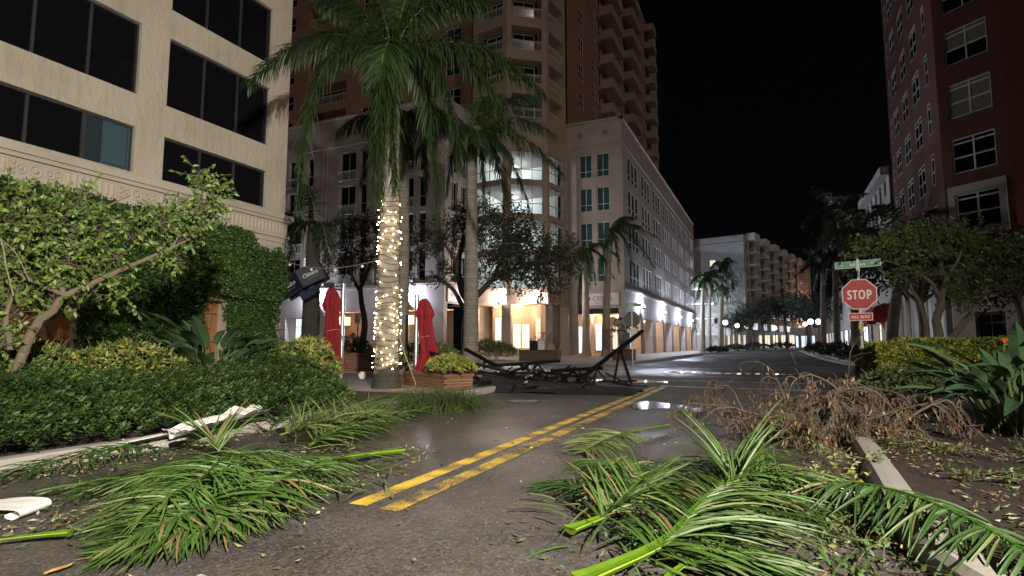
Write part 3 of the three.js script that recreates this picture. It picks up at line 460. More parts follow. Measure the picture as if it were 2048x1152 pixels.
// ---------------------------------------------------------------- white hotel far down the street, its parking decks
{
  const B = thing('hotel_building', 'pale grey hotel with stacked balconies closing the view down the street', 'building', [-4.7, 0, -128]);
  const T = -13 * DEG, SE = new Side(0, 0, PI / 2 + T), SS = new Side(-42 * Math.cos(T) , 42 * Math.sin(T) * 1, T); // SE recedes along the street, SS faces us
  const g = new GB(), eo = [], so = [];
  for (let k = 0; k < 5; k++) for (let j = 0; j < 6; j++) { const a = 2 + j * 9; eo.push([a, a + 1.2, 10.4 + k * 2.65, 12.2 + k * 2.65, 0.3], [a + 2.2, a + 5.2, 10.2 + k * 2.65, 12.4 + k * 2.65, 0.9]); }
  wall(g, SE, 0, 54, 0, 24, eo); wall(g, SS, 0, 42, 0, 22.6, so); g.quad(SE.at(0, 24), SE.at(54, 24), SE.at(54, 24, -30), SE.at(0, 24, -30)); g.box(-14, 22.6, -12, -0.1, 24.2, -0.4, SS.m.clone().multiply(new THREE.Matrix4().makeTranslation(42, 0, 0)));
  part('wall', g.build(true), std([0.5, 0.51, 0.53], 0.9, { map: mottle }), B);
  eo.forEach(([a, b, c, d, e]) => { if (e < 0.5) { win(B, SE, [a, b, c, d], { cols: 1, panes: false, glass: M.blackGlass, dep: 0.1 }); return; } const q = new GB(); sbox(q, SE, a - 0.2, b + 0.2, c - 0.25, c, 0, 1.3); sbox(q, SE, a - 0.2, b + 0.2, c, c + 0.5, 1.2, 1.3); part('balcony', q, M.white, B); const w = new GB(); sbox(w, SE, a + 0.2, b - 0.2, c + 0.02, d, -0.85, -0.8); part('balcony_door', w, M.blackGlass, B); });
  for (let j = 0; j < 6; j++) { const q = new GB(); sbox(q, SE, 3.6 + j * 9, 7.8 + j * 9, 23.4, 24.9, -0.5, 1.4); part('roof_gable', q, M.white, B); }
  for (const [u, y] of [[34.9, 17.8], [34.9, 15.3], [34.0, 12.5]]) win(B, SS, [u, u + 1.25, y, y + 1.4], { cols: 2, dep: -0.06, glass: M.warmPane, frame: M.frameWhite });
  for (let j = 0; j < 5; j++) for (const y of [4.2, 7.2]) win(B, SE, [4 + j * 8, 8.4 + j * 8, y, y + 1.6], { cols: 3, dep: -0.06, glass: j % 2 ? M.dimPane : M.coolPane, frame: M.frameGrey });
  const e = new GB(); sbox(e, SE, 54, 57.5, 0, 24.6, -10, 2.5); part('end_tower', e.build(true), M.peach, B);
  const l = part('facade_lamp', new THREE.SphereGeometry(0.22, 10, 8).translate(...SE.at(53.2, 9, 2.8).toArray()), M.warmGlow, B); { const q = SE.at(53.2, 9, 2.8).add(V(-4.7, 0, -128)); light(q.toArray(), 0xffc09a, 200, 0.2); }
  B.userData.t = undefined;
}
{
  const B = thing('parking_garage', 'open parking garage with lit decks between the podium and the hotel', 'garage', [-14.2, 0, -118.5]);
  for (let k = 0; k < 4; k++) { const y = 3.4 + k * 3.0; const d = new GB().box(-14, y, -10, 7, y + 0.9, 0); part('deck', d.build(true), M.white, B); const c = part('tube_light', new GB().box(-8, y - 0.16, -3.0, -3, y - 0.06, -2.8).box(-1, y - 0.16, -3.0, 4, y - 0.06, -2.8), M.coolGlow, B); light([-14.2 - 1, y - 0.4, -118.5 - 3], 0xe6f0ff, 55, 0.3); }
  const p = new GB(); for (const x of [-13, -7, -1, 5]) p.box(x, 0, -1, x + 0.7, 13.2, -0.4); part('deck_post', p.build(true), M.white, B); part('back_wall', new GB().box(-14, 0, -10.4, 7, 13, -10), M.white, B);
  const a = new GB().box(-13, 2.9, 0.1, 7, 3.3, 2.2); part('canopy', a.build(true), M.white, B);
}
{
  const B = thing('corner_shop', 'low white shop with lit glass front beyond the podium arcade', 'shop', [-9.6, 0, -119]);
  part('wall', new GB().box(-0.6, 0, -16, 0, 6.2, 0).box(-5, 5.2, -0.4, 0, 6.2, 0).build(true), M.white, B);
  const S = new Side(0, 0, PI / 2); for (let k = 0; k < 5; k++) win(B, S, [0.5 + k * 3, 2.9 + k * 3, 0.3, 3.4], { cols: 2, dep: -0.06, glass: k % 2 ? M.warmPane : M.coolPane, name: 'shop_window', frame: M.frameGrey });
}
// lit shop fronts at the end of the street
for (const [x, z, w, h, l, mt] of [[-7.2, -127, 5, 5, 'cream shop front with lit windows under the hotel wall', 'warmPane'], [0.6, -137, 8, 3.8, 'distant low shop with glowing windows straight down the street', 'warmPane'], [8.5, -150, 9, 5, 'distant shop with cool lit windows at the right of the far street', 'coolPane']]) {
  const B = thing('low_shop', l, 'shop', [x, 0, z]); part('wall', new GB().box(-w / 2, 0, -6, w / 2, h, 0).build(true), M.white, B);
  for (let k = 0; k < 5; k++) win(B, new Side(-w / 2, 0, 0), [0.3 + k * w / 5, 0.2 + (k + 1) * w / 5 - 0.4, 0.4, 3.2], { cols: 2, dep: -0.06, glass: M[mt], name: 'shop_window', frame: M.frameGrey });
}
// ---------------------------------------------------------------- red brick corner building on the right
{
  const B = thing('brick_building', 'dark red brick corner building with white framed windows and chamfered corner', 'building', [9.5, 0, -40.3]);
  const SW = new Side(0, -14.4, -PI / 2), SC = new Side(0, 0, -PI / 4 + 2 * DEG), cw = 3.4, ca = SC.at(cw, 0), SS = new Side(ca.x, ca.z, 0); // street side, chamfer, south side
  const sill = [7.7, 10.95, 14.2, 17.4, 20.6, 23.8, 27], g = new GB(), wo = [], co = [], sr = [];
  for (const y of sill) { wo.push([0.7, 1.3, y, y + 2.0], [2.0, 3.8, y, y + 2.0], [5.2, 7.0, y, y + 2.0], [8.5, 10.4, y, y + 2.0], [12.0, 12.7, y, y + 2.0]); co.push([0.55, 2.72, y, y + 2.02]); sr.push([3, 5.2, y, y + 2], [7, 9.2, y, y + 2]); }
  wall(g, SW, 0, 14.4, 6.9, 31, wo, 0.12); wall(g, SC, 0, cw, 6.9, 31, co, 0.12); wall(g, SS, 0, 20, 6.9, 31, sr, 0.12);
  wall(g, new Side(0, -14.4, PI), -22, 0, 0, 31); g.quad(V(0, 31, -14.4), V(0, 31, 0), V(22, 31, 2), V(22, 31, -14.4)); part('wall', g.build(true), M.red, B);
  const st = new GB(); sbox(st, SW, 0, 14.4, 6.6, 6.9, -0.2, 0.1); sbox(st, SC, 0, cw, 6.6, 6.9, -0.2, 0.1); sbox(st, SS, 0, 20, 6.6, 6.9, -0.2, 0.1); part('string_course', st.build(true), M.greyStone, B);
  const bo = [[0.6, 2.2, 0.3, 4.2, 0.5], [3.3, 4.9, 0.3, 4.2, 0.5], [6, 7.6, 0.3, 4.2, 0.5], [8.7, 10.3, 0.3, 4.2, 0.5], [11.4, 13, 0.3, 4.2, 0.5]], bg = new GB();
  wall(bg, SW, 0, 14.4, 0.1, 6.6, bo); wall(bg, SC, 0, cw, 0.1, 6.6, [[0.9, 2.5, 0.1, 3.0, 0.4]]); wall(bg, SS, 0, 20, 0.1, 6.6, [[1.4, 4.4, 0.3, 3.2, 0.4], [6, 9, 0.3, 3.2, 0.4]]); part('base_wall', bg.build(true), M.greyStone, B);
  for (let k = 0; k < 6; k++) { const p = new GB(), u = k * 2.7 + 0.02; sbox(p, SW, u, u + 0.5, 0.1, 6.0, 0.004, 0.28); sbox(p, SW, u - 0.08, u + 0.58, 6.0, 6.4, 0.004, 0.36); sbox(p, SW, u - 0.08, u + 0.58, 0.1, 0.7, 0.281, 0.36); part('pilaster', p.build(true), M.greyStone, B); }
  wo.forEach((o) => win(B, SW, o, { cols: o[1] - o[0] > 1 ? 2 : 1, rows: [0.42, 0.84], dep: 0.045, glass: M.blackGlass, thin: 0.08 }));
  co.forEach((o, k) => { win(B, SC, o, { cols: 2, rows: [0.45, 0.86], dep: 0.1, glass: k === 2 || k === 1 ? (k === 2 ? M.curtain : M.blackGlass) : M.blackGlass, thin: 0.09, label: k === 2 ? 'window with drawn olive curtains' : undefined }); if (k > 2) { const c = new GB(); sbox(c, SC, o[0] + 0.1, o[1] - 0.1, o[2] + 0.95, o[3] - 0.1, -0.1, -0.092); part('window_shade', c, M.curtain, B); } });
  sr.forEach((o) => win(B, SS, o, { cols: 2, rows: [0.45, 0.86], dep: 0.1, glass: M.blackGlass, thin: 0.08 }));
  { const f = new GB(), [a, b, c, d] = co[0]; sbox(f, SC, a - 0.35, a - 0.01, c - 0.4, d + 0.5, 0.004, 0.09); sbox(f, SC, b + 0.01, b + 0.35, c - 0.4, d + 0.5, 0.004, 0.09); sbox(f, SC, a - 0.01, b + 0.01, d + 0.01, d + 0.5, 0.004, 0.09); sbox(f, SC, a - 0.01, b + 0.01, c - 0.4, c - 0.01, 0.004, 0.09); part('window_surround', f.build(true), M.greyStone, B); }
  bo.forEach((o, k) => win(B, SW, o, { cols: 1, rows: [0.8], dep: 0.4, glass: k > 1 ? M.coolPane : M.dimPane, name: 'shop_window', frame: M.frameDark }));
  win(B, SC, [0.9, 2.5, 0.1, 3.0], { cols: 2, rows: [0.45, 0.8], dep: 0.35, glass: M.blackGlass, name: 'entrance_door', frame: M.frameDark, f: 0.14 });
  for (const o of [[1.4, 4.4, 0.3, 3.2], [6, 9, 0.3, 3.2]]) win(B, SS, o, { cols: 3, rows: [0.5], dep: 0.35, glass: M.dimPane, name: 'shop_window', frame: M.frameDark, f: 0.16, thin: 0.14 });
}
{
  const B = thing('pale_building', 'pale grey building with a sawtooth cornice just behind the red brick one', 'building', [9.3, 0, -55]); const S = new Side(0, -13, -PI / 2), g = new GB(), o = []; for (let k = 0; k < 4; k++) for (let j = 0; j < 5; j++) o.push([1 + j * 2.4, 2 + j * 2.4, 7.5 + k * 2.1, 8.9 + k * 2.1]);
  wall(g, S, 0, 13, 5, 16, o, 0.3); g.quad(V(0, 16, -13), V(0, 16, 0), V(16, 16, 0), V(16, 16, -13)); wall(g, new Side(0, -13, PI), -16, 0, 5, 16); g.box(-0.6, 15.2, -13.4, 0, 15.9, 0); g.box(-0.35, 6.2, -13.2, 0, 6.6, 0); part('wall', g.build(true), M.greyStone, B); o.forEach((w) => win(B, S, w, { cols: 1, panes: false, glass: M.blackGlass, dep: 0.2 }));
  const b = new GB(); wall(b, S, 0, 13, 0.1, 5, [[1, 5, 0.2, 3.2, 0.5], [7, 11.5, 0.2, 3.2, 0.5]]); part('base_wall', b.build(true), M.greyStone, B); for (const w of [[1, 5, 0.2, 3.2], [7, 11.5, 0.2, 3.2]]) win(B, S, w, { cols: 2, rows: [0.78], dep: 0.45, glass: M.warmPane, name: 'shop_window', frame: M.frameDark });
}
{
  const t = thing('shop_awning', 'dark red fabric awning over a lit shop behind the stop sign', 'awning', [9.0, 3.1, -61]); const w = 5.5, pts = [[0, 1.7], [-0.7, 1.4], [-1.3, 0.6], [-1.45, 0]], g = new GB();
  for (let k = 0; k < 3; k++) g.quad(V(pts[k][0], pts[k][1], -w / 2), V(pts[k + 1][0], pts[k + 1][1], -w / 2), V(pts[k + 1][0], pts[k + 1][1], w / 2), V(pts[k][0], pts[k][1], w / 2)); g.quad(V(-1.45, 0, -w / 2), V(-1.45, -0.35, -w / 2), V(-1.45, -0.35, w / 2), V(-1.45, 0, w / 2));
  part('fabric', g, M.redCloth, t); for (const z of [-w / 2, w / 2]) { const s = new THREE.Shape(pts.map(([x, y]) => new THREE.Vector2(x, y))); s.lineTo(0, 0); part('side_panel', new THREE.ShapeGeometry(s).translate(0, 0, z), M.redCloth, t); }
}
{
  const B = thing('row_building', 'dim two storey shops lining the right side of the far street', 'building', [9.4, 0, -70]); const g = new GB(), S = new Side(0, -60, -PI / 2); wall(g, S, 0, 60, 0.1, 9); g.quad(V(0, 9, -60), V(0, 9, 0), V(12, 9, 0), V(12, 9, -60)); wall(g, new Side(0, 0, 0), 0, 12, 0, 9); part('wall', g.build(true), M.greyStone, B);
  for (let k = 0; k < 10; k++) win(B, S, [0.8 + k * 6, 4.6 + k * 6, 0.3, 3.2], { cols: 2, dep: -0.05, glass: [M.coolPane, M.warmPane, M.dimPane][k % 3], name: 'shop_window', frame: M.frameDark });
}
{ // white lit wall at the right edge, half hidden by creeper
  const B = thing('side_wall', 'white rendered wall lit from the side at the right edge', 'wall', [16, 0, -33.5]); part('wall', new GB().box(-0.2, 0, -0.2, 6, 3.6, 0).build(true), M.white, B); part('coping', new GB().box(-0.3, 3.602, -0.3, 6, 3.75, 0.1).build(true), M.stone, B);
}

{ const t = thing('added_post_lamp', 'added low white post lamp brightening the white wall at the right edge', 'lamp', [15.2, 0.13, -32.4]); part('post', new GB().cyl(0, 0, 0, 0.05, 0.05, 0.7, 10), M.frameDark, t); part('lamp_globe', new THREE.SphereGeometry(0.16, 12, 10).translate(0, 0.84, 0), M.coolGlow, t); light([15.2, 0.97, -32.4], 0xffe6dd, 26, 0.15); }  // lamp added to brighten the white wall
// ---------------------------------------------------------------- street lamps
function streetLamp(p, label, o = {}) {
  const G = Math.abs(p[2]) > 60 ? 0.36 : 0.24; const { h = 4.2, heads = 1, cd = 90, color = 0xeaf4ff, turn = 0, mat = M.coolGlow } = o, t = thing('street_lamp', label, 'street lamp', p, turn, undefined), g = new GB();
  g.cyl(0, 0, 0, 0.16, 0.13, 0.5, 12).cyl(0, 0.5, 0, 0.075, 0.055, h - 0.5, 12); part('pole', g, M.frameDark, t);
  const xs = heads === 1 ? [0] : [-0.55, 0.55]; if (heads > 1) part('cross_arm', new GB().tube([V(-0.55, h - 0.12, 0), V(0, h - 0.02, 0), V(0.55, h - 0.12, 0)], 0.035, 6), M.frameDark, t);
  for (const x of xs) { part('collar', new GB().cyl(x, h - 0.1, 0, 0.07, 0.12, 0.14, 12), M.frameDark, t); part('lamp_globe', new THREE.SphereGeometry(G, 16, 12).translate(x, h + G, 0), mat, t); part('finial', new GB().cyl(x, h + 0.45, 0, 0.1, 0.01, 0.16, 10), M.frameDark, t); const w = V(x, h + 0.24, 0).applyAxisAngle(UP, turn).add(V(...p)); light(w.toArray(), color, cd, 0.22); }
  return t;
}
streetLamp([5.2, 0.13, -86], 'twin globe street lamp glowing white on the right of the far street', { heads: 2, h: 3.7, cd: 480, color: 0xd8f4ee, turn: 0.5 });
streetLamp([-6.4, 0.13, -93], 'globe street lamp just right of the tall palms on the left', { h: 4.0, cd: 380, color: 0xf4f6ff });
streetLamp([-5.4, 0.02, -106], 'second globe street lamp right of the tall palms', { h: 4.0, cd: 320, color: 0xfff4e2 });
streetLamp([-4.4, 0.02, -116], 'third globe street lamp before the dark trees', { h: 4.0, cd: 260, color: 0xffe8c8, mat: M.warmGlow });
streetLamp([0.6, 0.02, -126], 'farthest street lamp at the end of the road', { h: 4.0, cd: 380 });
streetLamp([5.3, 0.13, -112], 'globe street lamp just past the twin globes on the right', { h: 4.2, cd: 300, color: 0xe8fff6 });
{ // the street light behind the camera that lights the foreground: a tilted head on a pole
  const p = [5.0, 0.1, 3.6], t = thing('street_light', 'tilted street light on a grey pole beside the near road', 'street light', p), aim = V(-0.67, -0.1, -0.74).normalize(), hd = V(-0.25, 5.6, -0.2);
  part('pole', new GB().cyl(0, 0, 0, 0.1, 0.07, 5.5, 14), M.galv, t); part('arm', new GB().tube([V(0, 5.4, 0), V(-0.1, 5.6, -0.08), hd], 0.04, 8), M.galv, t);
  const q = new THREE.Quaternion().setFromUnitVectors(V(0, 0, 1), aim), m = new THREE.Matrix4().compose(hd, q, V(1, 1, 1)); part('housing', new GB().box(-0.22, -0.17, -0.16, 0.22, 0.17, 0.03, m), M.frameGrey, t); part('lamp_lens', new GB().box(-0.2, -0.15, 0.031, 0.2, 0.15, 0.04, m), M.warmGlow, t);
  const l = new THREE.SpotLight(0xfff2e2, KEY, 0, 54 * DEG, 0.62, 2), w = hd.clone().add(V(...p)).addScaledVector(aim, 0.06); l.position.copy(w); l.target.position.copy(w.clone().addScaledVector(aim, 10)); l.castShadow = true; l.shadow.radius = 7; scene.add(l, l.target);
}

// ---------------------------------------------------------------- traffic signs
function stopSign(p, turn, label, size, front, plateLabel) {
  const t = thing('stop_sign', label, 'stop sign', p, turn);
  const oct = (r, d) => { const s = new THREE.Shape(); for (let k = 0; k < 8; k++) { const a = (22.5 + 45 * k) * DEG; k ? s.lineTo(Math.cos(a) * r, Math.sin(a) * r) : s.moveTo(Math.cos(a) * r, Math.sin(a) * r); } return new THREE.ExtrudeGeometry(s, { depth: d, bevelEnabled: false }); };
  const R = size / 2 / Math.cos(22.5 * DEG), H = 2.66 - p[1];
  part('post', new GB().box(-0.03, 0, -0.03, 0.03, H + 1.05, 0.03), M.galv, t);
  const blank = part('sign_blank', oct(R, 0.012).translate(0, H, 0.035), front, t);
  const face = new THREE.ShapeGeometry(new THREE.Shape(Array.from({ length: 8 }, (_, k) => new THREE.Vector2(Math.cos((22.5 + 45 * k) * DEG) * R * 0.995, Math.sin((22.5 + 45 * k) * DEG) * R * 0.995))));
  { const P = face.attributes.position, u = face.attributes.uv; for (let k = 0; k < P.count; k++) u.setXY(k, P.getX(k) / (2 * R) + 0.5, P.getY(k) / (2 * R) + 0.5); }
  const sm = canvasMat(512, 512, (x, w) => { x.fillStyle = '#d8d4cc'; x.fillRect(0, 0, w, w); const rr = 256 * 0.945; x.beginPath(); for (let k = 0; k < 8; k++) { const a = (22.5 + 45 * k) * DEG; x.lineTo(256 + Math.cos(a) * rr, 256 + Math.sin(a) * rr); } x.closePath(); x.fillStyle = '#a8322c'; x.fill(); x.fillStyle = '#e2ded6'; x.textAlign = 'center'; x.textBaseline = 'middle'; x.save(); x.translate(256, 262); x.scale(0.82, 1.16); x.font = 'bold 172px sans-serif'; x.fillText('STOP', 0, 0); x.restore(); });
  part('sign_face', face.translate(0, H, 0.05), sm, t);
  const plate = new GB().box(-0.3, H - 0.75, 0.035, 0.3, H - 0.53, 0.047); part('all_way_plate', plate, M.galv, t);
  const pm = canvasMat(512, 192, (x, w, h) => { x.fillStyle = '#d8d4cc'; x.fillRect(0, 0, w, h); x.fillStyle = '#b8383a'; x.fillRect(14, 14, w - 28, h - 28); x.fillStyle = '#e2ded6'; x.font = 'bold 96px sans-serif'; x.textAlign = 'center'; x.textBaseline = 'middle'; x.fillText('ALL WAY', w / 2, h / 2 + 4); });
  part('all_way_face', new THREE.PlaneGeometry(0.595, 0.215).translate(0, H - 0.64, 0.049), pm, t);
  const bm = canvasMat(512, 128, (x, w, h) => { x.fillStyle = '#b9cdbf'; x.fillRect(0, 0, w, h); x.fillStyle = '#5f9a80'; x.fillRect(6, 6, w - 12, h - 12); x.fillStyle = '#dbe6de'; x.font = 'bold 74px sans-serif'; x.textBaseline = 'middle'; x.textAlign = 'center'; x.fillText('Main', 256, 70); x.font = 'bold 44px sans-serif'; x.fillText('S.', 80, 70); x.fillText('St', 420, 58); });
  const nb = new THREE.Group(); nb.name = 'street_name_blade'; nb.position.y = H + 0.87; nb.rotation.z = 0.03; t.add(nb);
  part('blade', new GB().box(-0.57, -0.1, -0.01, 0.57, 0.1, 0.01), M.galv, nb); part('blade_face', new THREE.PlaneGeometry(1.12, 0.185).translate(0, 0, 0.013), bm, nb); part('blade_face', new THREE.PlaneGeometry(1.12, 0.185).rotateY(PI).translate(0, 0, -0.013), bm, nb);
  part('cross_blade', new GB().box(-0.01, H + 0.5, -0.42, 0.01, H + 0.7, 0.42), std([0.05, 0.13, 0.1], 0.5), t); part('blade_bracket', new GB().box(-0.045, H + 0.66, -0.05, 0.045, H + 0.8, 0.05), M.galv, t);
  part('reflector', new GB().box(-0.06, H - 1.0, 0.035, 0.06, H - 0.82, 0.045), std([0.5, 0.38, 0.05], 0.5), t); return t;
}
stopSign([2.32, 0.1, -19.0], -0.12, 'red stop sign with all way plate and green street name blade above the hedge', 0.86, M.galv);
stopSign([-7.4, 0.0, -33.4], PI + 0.25, 'stop sign seen from behind in front of the podium corner', 0.9, M.frameDark);  // dark blank: the silhouette shade of its back is put into the colour
{
  const t = thing('parking_sign', 'small white parking sign on a thin post beside the round clipped shrub', 'sign', [-19.7, 0.13, -24.1], 0.25); part('post', new GB().box(-0.025, 0, -0.025, 0.025, 2.75, 0.025), M.frameDark, t); part('panel', new GB().box(-0.16, 2.2, 0.026, 0.16, 2.72, 0.036), M.frameDark, t);
  part('panel_face', new THREE.PlaneGeometry(0.29, 0.48).translate(0, 2.46, 0.038), canvasMat(96, 160, (x, w, h) => { x.fillStyle = '#e6e6e6'; x.fillRect(0, 0, w, h); x.fillStyle = '#222'; x.font = 'bold 64px sans-serif'; x.textAlign = 'center'; x.fillText('P', w / 2, 84); x.fillRect(12, 100, w - 24, 8); x.fillRect(18, 116, w - 36, 8); x.fillRect(18, 132, w - 36, 6); }), t);
}
function board(name, label, S, u0, u1, y0, y1, draw) { const t = thing(name, label, 'sign', S.at((u0 + u1) / 2, (y0 + y1) / 2, 0.07).toArray(), S.a), w = u1 - u0, h = y1 - y0; part('panel', new GB().box(-w / 2, -h / 2, -0.06, w / 2, h / 2, 0.04), M.frameGrey, t); part('panel_face', new THREE.PlaneGeometry(w - 0.12, h - 0.12).translate(0, 0, 0.043), canvasMat(768, Math.round(768 * h / w), draw), t); return t; }
board('shop_sign', 'long pale sign with grey capital lettering over the arcade', new Side(-19.9, -57, 0), 1.8, 6.1, 5.1, 6.5, (x, w, h) => { x.fillStyle = '#c9c3c4'; x.fillRect(0, 0, w, h); x.strokeStyle = '#8d888a'; x.lineWidth = 6; x.strokeRect(12, 12, w - 24, h - 24); x.fillStyle = '#55565a'; x.font = '124px sans-serif'; x.textBaseline = 'middle'; x.fillText('CREWS', 262, h * 0.45); x.font = 'bold 34px sans-serif'; x.fillText('BANK  &  TRUST', 300, h * 0.8); x.fillRect(88, 96, 22, 56); x.fillRect(120, 76, 22, 76); x.beginPath(); x.arc(190, 114, 34, 0, 7); x.fill(); });
board('shop_sign', 'white framed sign with dark lettering beside the palm trunk', new Side(-26.5, -44, PI / 2), 0.5, 4.5, 5.05, 6.45, (x, w, h) => { x.fillStyle = '#cfc9ca'; x.fillRect(0, 0, w, h); x.strokeStyle = '#77757a'; x.lineWidth = 6; x.strokeRect(14, 14, w - 28, h - 28); x.fillStyle = '#3c3a44'; x.font = 'bold 110px serif'; x.textBaseline = 'middle'; x.fillText("Ki Drouata", 90, h * 0.52); });
{ const t = thing('house_number', 'dark street number on the wall right of the entrance steps', 'number', [-19.2, 0.72, -56.47], 0); part('number_plate', new THREE.PlaneGeometry(0.9, 0.42), canvasMat(128, 60, (x, w, h) => { x.fillStyle = '#b09a8c'; x.fillRect(0, 0, w, h); x.fillStyle = '#2a2422'; x.font = 'bold 48px serif'; x.textAlign = 'center'; x.fillText('1700', w / 2, 47); }), t); }
{ // navy box sign blown askew on the dark palm trunk
  const t = thing('box_sign', 'tilted navy box sign with white script lettering strapped to a dark palm trunk', 'sign', [-16.05, 3.62, -16.35], 0.42); t.rotation.order = 'YXZ'; t.rotation.z = 0.52;
  const f = canvasMat(512, 320, (x, w, h) => { x.fillStyle = '#0d1626'; x.fillRect(0, 0, w, h); x.fillStyle = '#c9ccd2'; x.font = 'italic bold 96px serif'; x.textAlign = 'center'; x.textBaseline = 'middle'; x.save(); x.translate(w / 2, h * 0.46); x.scale(1, 1.1); x.fillText('Clásico', 0, 0); x.restore(); x.fillStyle = '#8a8f99'; x.fillRect(150, h * 0.72, 250, 5); });
  for (const [x, r] of [[-0.44, -0.35], [0.44, 0.35]]) { const g = new THREE.Group(); g.name = 'sign_panel'; g.position.set(x, 0, 0.2); g.rotation.y = r * 0.8; t.add(g); part('panel_face', new THREE.PlaneGeometry(0.88, 0.62).translate(0, 0, 0.012), f, g); part('panel_board', new GB().box(-0.44, -0.36, -0.012, 0.44, 0.36, 0.01), M.navy, g); }
  part('top_panel', new GB().box(-0.84, 0.36, -0.5, 0.84, 0.375, 0.1), M.navy, t); part('back_panel', new GB().box(-0.86, -0.36, -0.5, 0.86, 0.36, -0.48), M.navy, t); part('strap', new GB().box(-0.3, -0.7, -0.3, 0.34, -0.38, 0.1), M.navy, t);
}

// ---------------------------------------------------------------- closed red parasols on steel posts
function parasol(p, label, h, lean, poleX, seed) {
  const t = thing('closed_parasol', label, 'parasol', p, 0.42), r = rnd(seed), fat = 1.02, top = V(lean[0][0], h, lean[0][1]);
  part('post', new GB().cyl(poleX, 0, 0, 0.075, 0.075, h + 0.12, 16), M.steel, t); part('post_cap', new GB().cyl(poleX, h + 0.122, 0, 0.08, 0.07, 0.03, 16), M.steel, t);
  part('arm', new GB().tube([V(poleX, h - 0.1, 0), V(top.x, h - 0.04, 0)], 0.03, 6), M.frameDark, t);
  const nU = 64, nV = 40, g = new GB(), P = []; const n1 = fbm(seed, 6, 3);
  for (let j = 0; j <= nV; j++) { const v = j / nV, y = lerp(h, 0.28, v), prof = v < 0.03 ? 0.07 + v * 1.5 : v < 0.22 ? lerp(0.13, 0.27, (v - 0.03) / 0.19) : v < 0.3 ? lerp(0.27, 0.19, (v - 0.22) / 0.08) : v < 0.55 ? lerp(0.19, 0.2, (v - 0.3) / 0.25) : lerp(0.2, 0.28, Math.pow((v - 0.55) / 0.45, 0.8)) ; const q = v * (lean.length - 1), i = Math.min(lean.length - 2, Math.floor(q)), f = q - i, ox = lerp(lean[i][0], lean[i + 1][0], f), oz = lerp(lean[i][1], lean[i + 1][1], f);
    for (let k = 0; k < nU; k++) { const a = k / nU * 2 * PI, fold = 1 + (0.16 + 0.26 * v) * Math.sin(a * 8 + 3 * n1(v * 0.7, 0.2) * 2) * (0.5 + n1(k / nU, v)) + 0.3 * (n1(k / nU, v * 0.8) - 0.5), e = v > 0.9 ? 0.12 * Math.sin(a * 4 + seed) * (v - 0.9) * 10 : 0; P.push(V(ox + Math.cos(a) * prof * fat * fold, y + e * 0.6, oz + Math.sin(a) * prof * fat * fold)); } }
  for (const q of P) { g.p.push(q.x, q.y, q.z); } for (let j = 0; j <= nV; j++) for (let k = 0; k < nU; k++) g.t.push(k / nU * 1.5, j / nV * 2.6);
  for (let j = 0; j < nV; j++) for (let k = 0; k < nU; k++) { const a = j * nU + k, b = j * nU + (k + 1) % nU; g.i.push(a, b, b + nU, a, b + nU, a + nU); } g.n = new Array(g.p.length).fill(0);
  const geo = g.build(); geo.computeVertexNormals(); part('canopy', geo, M.redCloth, t);
  const y = h * 0.52, rp = []; for (let k = 0; k <= 20; k++) { const a = k / 20 * 2 * PI; rp.push(V(lerp(lean[0][0], lean[lean.length - 1][0], 0.45) + Math.cos(a) * 0.25, y + 0.03 * Math.sin(a * 2), Math.sin(a) * 0.25)); } rp.push(V(0.3, y - 0.3, 0.25), V(0.36, y - 0.75, 0.28)); part('tie_rope', new GB().tube(rp, 0.013, 5), M.rope, t); return t;
}
parasol([-13.45, 0.12, -15.35], 'closed red parasol on a steel post beside the navy box sign', 3.05, [[-0.2, 0], [-0.16, 0], [-0.12, 0], [0.0, 0.03]], 0.2, 41);
parasol([-10.55, 0.12, -16.05], 'closed red parasol on a steel post right of the lit palm trunk', 2.62, [[0.12, 0], [0.13, 0], [0.2, 0], [0.32, 0.05], [0.22, 0.05]], -0.13, 77);

// ---------------------------------------------------------------- planters and small street furniture
function planter(p, turn, w, d, h, mat, label, soil = true) {
  const t = thing('brick_planter', label, 'planter', p, turn), rows = Math.round(h / 0.075), g = new GB();
  for (let s = 0; s < 4; s++) { const L = s % 2 ? d : w, S = new Side(s === 0 ? -w / 2 : s === 1 ? w / 2 : s === 2 ? w / 2 : -w / 2, s === 0 ? d / 2 : s === 1 ? d / 2 : s === 2 ? -d / 2 : -d / 2, [0, PI / 2, PI, -PI / 2][s]); for (let r = 0; r < rows - 1; r++) { const off = (r % 2) * 0.11; for (let u = -off; u < L; u += 0.22) { const a = Math.max(0, u) + 0.004, b = Math.min(L, u + 0.216); if (b - a > 0.03) sbox(g, S, a, b, r * 0.075 + 0.004, r * 0.075 + 0.071, -0.1, 0); } } }
  tag(part('brickwork', g.build(true), mat, t), null, null, null, 'stuff'); part('core', new GB().box(-w / 2 + 0.01, 0, -d / 2 + 0.01, w / 2 - 0.01, (rows - 1) * 0.075, d / 2 - 0.01), M.stone, t);
  const c = new GB(); c.box(-w / 2 - 0.03, h - 0.07, -d / 2 - 0.03, w / 2 + 0.03, h, -d / 2 + 0.2).box(-w / 2 - 0.03, h - 0.07, d / 2 - 0.2, w / 2 + 0.03, h, d / 2 + 0.03).box(-w / 2 - 0.03, h - 0.07, -d / 2 + 0.2, -w / 2 + 0.2, h, d / 2 - 0.2).box(w / 2 - 0.2, h - 0.07, -d / 2 + 0.2, w / 2 + 0.03, h, d / 2 - 0.2); part('coping', c.build(true), mat, t); part('soil', new GB().box(-w / 2 + 0.2, h - 0.2, -d / 2 + 0.2, w / 2 - 0.2, h - 0.05, d / 2 - 0.2), M.soil, t); return t;
}
